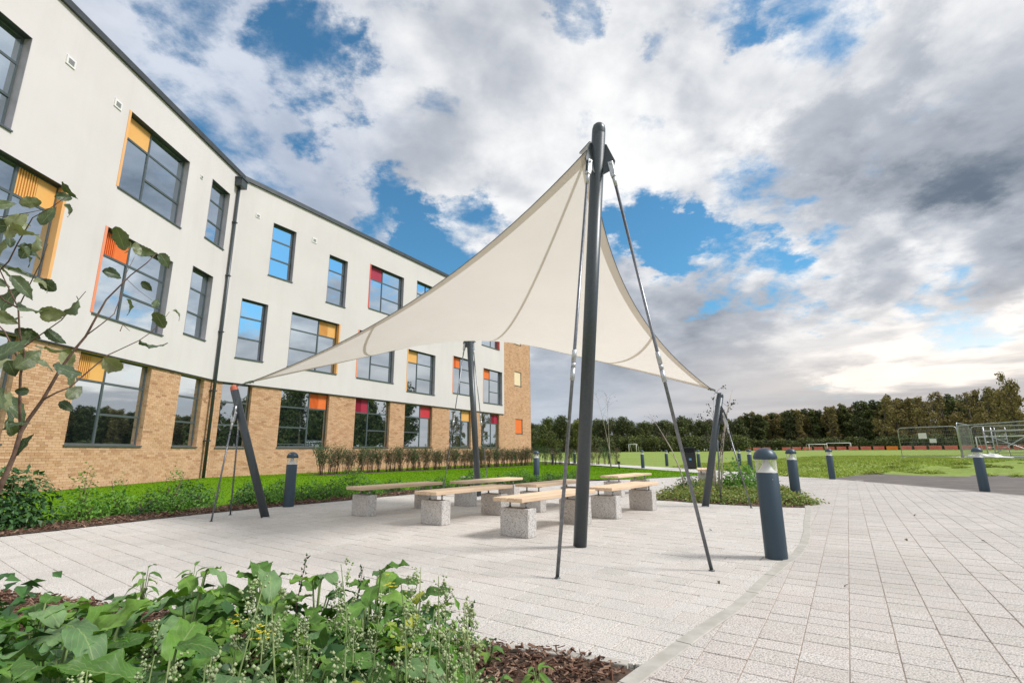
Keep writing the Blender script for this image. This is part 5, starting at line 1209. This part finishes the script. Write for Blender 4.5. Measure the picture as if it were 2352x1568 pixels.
FGP = [(-2.62, 2.05, .40), (-2.25, 1.55, .42), (-2.15, 2.45, .36), (-1.95, 1.85, .44), (-1.75, 1.25, .45), (-1.72, 2.3, .42), (-1.62, 2.75, .40), (-1.45, 1.75, .46), (-1.25, 1.25, .43), (-1.35, 2.25, .44), (-1.3, 2.75, .42), (-1.05, 1.65, .44), (-.98, 2.15, .42),
       (-.95, 2.6, .44), (-.72, 1.3, .46), (-.68, 1.8, .42), (-.62, 2.3, .42), (-.70, 2.72, .42), (-.38, 1.35, .44), (-.38, 1.75, .38), (-.40, 2.15, .34), (-.45, 2.45, .36), (-1.05, 1.0, .42), (-.5, 1.02, .44), (-2.9, 1.5, .42), (-2.9, 2.5, .30), (-1.5, .98, .4)]
where = ['back row', 'middle row', 'front row']
ORD = ['first', 'second', 'third', 'fourth', 'fifth', 'sixth', 'seventh', 'eighth', 'ninth', 'tenth', 'eleventh', 'twelfth', 'thirteenth', 'fourteenth', 'fifteenth', 'sixteenth', 'seventeenth', 'eighteenth', 'nineteenth', 'twentieth', 'twenty-first', 'twenty-second', 'twenty-third', 'twenty-fourth', 'twenty-fifth', 'twenty-sixth', 'twenty-seventh', 'twenty-eighth', 'twenty-ninth', 'thirtieth', 'thirty-first', 'thirty-second', 'thirty-third', 'thirty-fourth', 'thirty-fifth', 'thirty-sixth', 'thirty-seventh']
row = lambda y: 2 if y < 1.4 else 1 if y < 2.2 else 0
for k, (x, y, h) in enumerate(FGP):
    rank = sorted(q[0] / q[1] for q in FGP if row(q[1]) == row(y)).index(x / y)
    lab = ('broad-leaved weed, %s from the left in the %s, %s' % (ORD[rank], where[row(y)], 'at the left picture edge' if x < -2 else 'left of the seed stalks' if x < -1.1 else 'among the seed stalks' if x < -.5 else 'next to the open mulch'))
    weed(x, y, h, 15, .34, lab, 100 + k, True, 1.18 if x < -1 else 1.0, yellow=(x > -.5))
def low_cover():
    n = 2600; X = rng.uniform(-3.2, -.2, n); Y = rng.uniform(.9, 3.3, n); k = (Y < 3.35 + (X + 1.7) * -.28 - .42) & ~((X > -2.7) & (X < -1.7) & (Y > 2.75)) & (X < -.02 - (Y - 1) * .1); X, Y = X[k], Y[k]; n = len(X)
    P = np.stack([X, Y, rng.uniform(.04, .30, n)], 1); nn = runit(n) * .6 + [0, 0, 1]; nn /= np.linalg.norm(nn, axis=1)[:, None]; tt = runit(n); tt -= nn * (tt * nn).sum(1)[:, None]; tt /= np.linalg.norm(tt, axis=1)[:, None]
    l = rng.uniform(.05, .12, n); V, F = leaves_np(P, nn, tt, l, l * .6); link('low_weed_cover', npmesh('low_weed_cover', V, F, 'leaf_shrub'), kind='stuff', label='dark low weed leaves filling the foreground bed under the broad leaves', cat='weeds')
low_cover()
def fresh_cover():
    n = 4200; X = rng.uniform(-3.0, .1, n); Y = rng.uniform(1.15, 3.2, n); k = (Y < 3.3 + (X + 1.7) * -.28 - .56) & ~((X > -2.7) & (X < -1.7) & (Y > 2.85)) & (X < -.06 - (Y - 1) * .13); X, Y = X[k], Y[k]; n = len(X)
    top = .30 + .12 * np.sin(X * 5.3 + Y * 3.1) * np.cos(Y * 4.7 - X); top *= np.clip(1.15 - .30 * np.clip(-X - 1.5, 0, 2), .4, 1) * np.clip((3.0 - Y) * 1.2, .35, 1); P = np.stack([X, Y, top * rng.uniform(.55, 1.08, n)], 1); nn = runit(n) * .8 + [0, -.1, .9]; nn /= np.linalg.norm(nn, axis=1)[:, None]; tt = runit(n); tt -= nn * (tt * nn).sum(1)[:, None]; tt /= np.linalg.norm(tt, axis=1)[:, None]
    l = rng.uniform(.022, .058, n); V, F = leaves_np(P, nn, tt, l, l * rng.uniform(.35, .7, n)); link('fresh_weed_leaves', npmesh('fresh_weed_leaves', V, F, 'leaf_bright'), kind='stuff', label='small fresh green weed leaves tangled between the broad leaves of the foreground bed', cat='weeds')
fresh_cover()
def stalk_proto(seed, h):
    rd = random.Random(seed); s = MB(); s.tube([(0, 0, 0), (.01, .005, h * .5), (rd.uniform(-.03, .03), rd.uniform(-.03, .03), h)], [.0045, .0035, .0015], 5); P = []
    for k in range(9):
        z = h * (.42 + .55 * k / 9); a = k * 2.4; l = .055 * (1.2 - k / 11); e = Vector((math.cos(a) * l, math.sin(a) * l, z + l * 1.2)); s.tube([(0, 0, z), e], [.002, .001], 3)
        for j in range(8): P.append(Vector((0, 0, z)).lerp(e, rd.uniform(.3, 1.15)) + Vector((rd.gauss(0, .005), rd.gauss(0, .005), rd.gauss(0, .008))))
    for j in range(14): P.append(Vector((rd.gauss(0, .005), rd.gauss(0, .005), h * rd.uniform(.9, 1.03))))
    m = MB(); R3 = [(0, 0, 1), (1, 0, 0), (0, 1, 0), (-1, 0, 0), (0, -1, 0), (0, 0, -1)]
    for p in P:
        q = rd.uniform(.0034, .0070); m.add([p + Vector(v) * q for v in R3], [(0, 1, 2), (0, 2, 3), (0, 3, 4), (0, 4, 1), (5, 2, 1), (5, 3, 2), (5, 4, 3), (5, 1, 4)], 0, True)
    return s.mesh('stem', 'stem_green'), m.mesh('seed_head', 'seed_green')
SP = [stalk_proto(70 + k, h) for k, h in enumerate((.56, .50, .62, .46, .53))]
def stalk(x, y, k, sc, label, yellow=False):
    t = thing('seed_stalk', label, 'plant', (x, y, 0), random.uniform(0, 6.28), 'pale green seed stalks in the foreground bed'); t.rotation_euler = (random.uniform(-.1, .1), random.uniform(-.1, .1), random.uniform(0, 6)); t.scale = (sc,) * 3
    link('stem', SP[k][0], t); link('seed_head', SP[k][1], t, kind='stuff')
    for j in range(3):
        a = random.uniform(0, 6.28); z = random.uniform(.12, .3); o = link('leaf', LS[2 if j else 1], t, (0, 0, z), orient(a, .6, 0))
SK = [(-1.0, 2.0), (-.92, 1.7), (-.78, 1.5), (-.86, 1.95), (-.70, 1.85), (-.60, 1.6), (-.52, 1.85), (-.45, 1.55), (-.36, 1.95), (-.30, 1.6), (-.24, 1.85), (-.18, 1.55), (-.62, 2.1), (-.28, 2.1), (-.42, 1.3), (-.15, 1.75), (-.72, 1.25), (-.22, 1.35), (-1.12, 1.5), (-.55, 1.2), (-.85, 1.3), (-.08, 1.6), (-.33, 1.75), (-.5, 2.0), (-1.2, 1.8), (-.98, 1.45), (-.66, 1.42), (-.47, 1.72), (-.27, 1.48), (-.75, 2.2), (-.38, 2.25), (-.13, 2.0), (-.58, 1.38), (-.4, 1.42), (-1.05, 1.2), (-.2, 1.66)]
for k, (x, y) in enumerate(SK): stalk(x, y, k % 5, random.uniform(.8, 1.05), 'pale green knobbly seed stalk, %s from the left among the foreground weeds' % ORD[sorted(q[0] / q[1] for q in SK).index(x / y)])
for (u, v, lab) in ((705, 1275, 'tall thin dark seed stalk standing highest above the foreground weeds'), (835, 1300, 'leaning thin dark stalk right of the highest one'), (1087, 1385, 'thin dark seed stalk at the right end of the foreground weeds')):
    p = at(u, v, 2.35 if u < 1000 else 2.15); rd = random.Random(int(u)); t = thing('dark_seed_stalk', lab, 'plant', (p.x - .03, p.y, 0)); m_ = MB(); h = p.z; m_.tube([(0, 0, 0), (0, 0, h * .6), (.03, 0, h)], [.004, .003, .0012], 5); m_.build('stem', 'bark', t)
    m_ = MB()
    for j in range(16): z = h * (1 - .02 * j); c = Vector((.03 * (1 - j * .05) + rd.gauss(0, .006), rd.gauss(0, .006), z)); m_.tube([c, c + Vector((rd.gauss(0, .006), 0, .012))], [.005, .001], 5)
    m_.build('seed_head', 'leaf_shrub', t, kind='stuff')
for k, (u, v, d, lab) in enumerate(((895, 1338, 2.3, 'yellow mustard flowers beside the upright pointed leaf'), (605, 1455, 1.75, 'yellow mustard flowers low among the seed stalks'), (548, 1425, 1.85, 'small yellow flowers left of the low mustard flowers'), (925, 1365, 2.3, 'single yellow flower at the right edge of the weeds'))):
    p = at(u, v, d); rd = random.Random(k); t = thing('yellow_flower', lab, 'flower', (p.x, p.y, 0), 0, None); m_ = MB(); m_.tube([(0, 0, 0), (0, 0, p.z)], [.004, .002], 5); m_.build('stem', 'stem_green', t); m_ = MB()
    for j in range((12, 16, 9, 5)[k]):
        c = Vector((rd.gauss(0, .016), rd.gauss(0, .016), p.z + rd.gauss(0, .016)))
        for q in range(4): a = q * 1.57 + rd.random(); m_.add([c, c + Vector((math.cos(a - .5) * .007, math.sin(a - .5) * .007, .003)), c + Vector((math.cos(a) * .010, math.sin(a) * .010, .002)), c + Vector((math.cos(a + .5) * .007, math.sin(a + .5) * .007, .003))], [(0, 1, 2, 3)])
    m_.build('petals', 'flower_yellow', t)
def small(x, y, label, n, h, sc, seed, yel=False):
    rd = random.Random(seed); t = thing('low_bed_plant', label, 'plant', (x, y, 0), 0, None); st = MB()
    for k in range(n):
        az = k * 2.4; z = h * (.3 + .7 * k / n); b = Vector((math.sin(az) * .02, math.cos(az) * .02, z)); o = link('leaf', rd.choice(LS), t, b, orient(az, rd.uniform(-.5, .6), rd.uniform(-.3, .3))); s = sc * rd.uniform(.7, 1.1); o.scale = (s, s, s); st.tube([(0, 0, 0), b], [.003, .002], 4)
    st.build('stem', 'stem_green', t)
small(-.28, 2.62, 'upright narrow-leaved plant at the mulch edge behind the foreground weeds', 16, .22, 1.0, 1); small(-.12, 2.62, 'small plant beside the thin dark stalk at the mulch edge', 9, .12, .9, 2)
small(.10, 2.36, 'small green plant on the open mulch, right one', 13, .11, .8, 3); small(-.06, 2.2, 'pale-leaved plant on the open mulch, left one', 12, .13, .9, 4); small(.02, 2.10, 'small green plant at the bottom edge of the open mulch', 10, .08, .8, 7)
small(-2.35, 3.4, 'brownish-green drooping plant at the far left of the foreground bed', 14, .30, 1.1, 5); small(-2.02, 3.35, 'brown-green plant with hanging leaves beside the paving', 14, .32, 1.1, 6); small(-1.72, 3.1, 'slim plant left of the highest broad leaves', 8, .28, .8, 8)

# ------------------------------------------------------------------ alder sapling at the left
def sapling():
    t = thing('alder_sapling', 'young sapling with dark serrated leaves at the left edge, close to the camera', 'tree', tuple(at(-130, 1310, 1.15).xy) + (0,)); org = t.location.copy(); D0 = 1.15
    rd = random.Random(5)
    def P(u, v, dd=0): return at(u, v, D0 + dd) - org
    base = Vector((0, 0, -.02)); TR = [(-40, 1190), (0, 1119), (33, 1044), (47, 993), (66, 962), (98, 918), (136, 852), (169, 805), (197, 772), (220, 730), (244, 688), (272, 660), (300, 632), (337, 604), (361, 580)]
    m = MB(); pts = [base] + [P(u, v, i * .008) for i, (u, v) in enumerate(TR)]; n = len(pts); m.tube(pts, [.0075 - .0066 * (i / (n - 1)) ** .6 for i in range(n)], 8); m.build('trunk', 'bark', t)
    BR = [([(98, 918), (132, 900), (159, 890), (187, 866), (220, 838), (248, 815), (270, 805), (319, 782), (347, 763), (375, 735), (389, 716)], .15, .003), ([(47, 993), (45, 927), (47, 861), (56, 810), (45, 768), (42, 707), (19, 660), (-10, 600)], -.12, .0045),
          ([(56, 796), (94, 768), (141, 735), (173, 697), (197, 669)], -.1, .0025), ([(201, 768), (232, 745), (262, 721), (276, 683), (281, 646), (309, 590)], .1, .002), ([(-20, 640), (20, 600), (40, 560), (75, 500), (116, 478), (155, 450)], -.15, .0025), ([(-20, 500), (10, 497), (63, 489), (116, 478)], -.15, .002),
          ([(42, 707), (10, 690), (-20, 660)], -.12, .003), ([(45, 830), (10, 760), (-20, 730)], 0, .003), ([(45, 700), (70, 650), (95, 600), (110, 560)], -.1, .002), ([(276, 760), (282, 745), (298, 760)], .1, .0015), ([(272, 660), (290, 640), (320, 668), (350, 690)], .1, .0012)]
    for pl, dd, r in BR: m = MB(); k = len(pl); m.tube([P(u, v, dd * i / k + .03) for i, (u, v) in enumerate(pl)], [r * .72 * (1 - .8 * i / k) for i in range(k)], 6); m.build('branch', 'bark', t)
    LL = [leaf_mesh(.068, (.046, .040, .050, .034, .043)[i], c, (.15, .5, -.1, .7, .3)[i], w_, .10, 6, 14, 'leaf_alder', 30 + i, round_=(i == 2), tooth=.10) for i, (c, w_) in enumerate(((.5, .06), (1.0, .1), (-.4, .08), (1.5, .14), (.2, .05)))]
    T2 = lambda x, y: (x * .4687, 505.3 + y * .4687)
    L2 = [(85, 20, 110, 20), (60, 50, 90, 70), (180, 85, 80, 70), (50, 90, 90, 100), (20, 130, 110, 80), (160, 150, 100, -20), (150, 170, 120, -30), (20, 195, 80, 0), (225, 310, 90, 0), (110, 330, 130, -45), (40, 380, 140, 80), (150, 450, 130, -40), (310, 375, 80, -35), (390, 425, 125, 30), (260, 455, 100, 0), (250, 480, 80, 0), (75, 480, 60, 80), (180, 520, 60, 60), (270, 580, 110, -50), (140, 560, 110, -20), (50, 620, 170, 60), (335, 695, 130, -60), (450, 635, 140, 10), (210, 690, 110, 20), (140, 680, 130, 50), (60, 730, 90, -60), (565, 725, 140, -45), (470, 770, 110, -10), (130, 840, 80, 0), (345, 790, 80, -70), (370, 840, 90, 50), (80, 920, 150, -30), (70, 800, 90, 80), (70, 1040, 120, -60), (115, 1100, 110, 70), (325, 910, 70, -35), (745, 625, 120, -30), (825, 570, 90, -60), (880, 455, 60, -15), (720, 325, 60, -40), (765, 405, 60, 80), (560, 262, 90, 0), (625, 205, 110, -70), (645, 140, 70, -45), (710, 155, 90, 0), (810, 200, 80, -50), (645, 425, 80, -55), (700, 200, 60, -60),
          (10, 300, 120, 30), (20, 480, 110, -20), (15, 700, 140, 40), (10, 860, 130, -60), (30, 560, 150, 10), (90, 640, 100, -70), (30, 260, 90, -40), (20, 30, 110, 10), (100, 240, 90, 20), (20, 770, 100, 90), (60, 980, 110, 60), (95, 1000, 80, 20)]
    E_ = [(*T2(x, y), l * .4687, a) for x, y, l, a in L2] + [(154, 438, 42, -55), (152, 452, 40, 20), (120, 464, 36, 20), (165, 485, 36, -35), (110, 495, 50, 70), (40, 505, 48, 60), (55, 535, 55, -40), (25, 520, 50, 20), (90, 560, 45, 60), (10, 470, 40, 30)]
    Rv = ray(1176, 784).normalized()
    for i, (u, v, l, a) in enumerate(E_):
        dd = rd.uniform(-.1, .16); c = P(u, v, dd); fwd = (c + org - Vector((0, 0, CAMH))).normalized(); right = fwd.cross(Vector((0, 0, 1))).normalized(); up = right.cross(fwd)
        dv = (right * math.cos(R(a)) + up * math.sin(R(a)) * 1.0 + fwd * rd.uniform(-.45, .45)).normalized(); nn = (-fwd + Vector((rd.uniform(-1.2, 1.2), rd.uniform(-.9, .9), rd.uniform(-.8, 1.3)))).normalized()
        x_ = dv.cross(nn).normalized(); nn = x_.cross(dv); s = l / FPX * (D0 + dd) * 1.0 / .065; M3 = Matrix((x_, dv, nn)).transposed()
        o = link('leaf', LL[i % 5], t, c - dv * .065 * s * .5, M3.to_euler()); o.scale = (s * rd.uniform(.85, 1.1), s, s)
sapling()

# small things lying on the paving
DL = leaf_mesh(.04, .022, 1.6, .5, .1, .1, 4, 6, 'leaf_hedge', 77)
for k, (u, v, lab) in enumerate(((758, 1404, 'dark scrap lying on the paving above the foreground weeds'), (280, 1433, 'tiny dark leaf on the paving at the left behind the weeds'), (1652, 1338, 'dark speck of leaf on the paving left of the curved edging'), (2255, 1244, 'small dark pebble on the long-course paving at right'), (1630, 1218, 'dark speck on the paving right of the front mast'), (2105, 1184, 'dead leaf on the far part of the curved path'), (1948, 1347, 'dead leaf in the first long joint right of the edging strip'), (2080, 1240, 'dead leaf fragment in the middle of the curved path'))):
    d = ray(u, v); p = d * (-CAMH / d.z); o = link('dead_leaf', DL, None, (p.x, p.y, .014), (.2, .3, k * 1.3), label=lab, cat='leaf'); o.scale = (1.0,) * 3 if v > 1250 else (1.3,) * 3
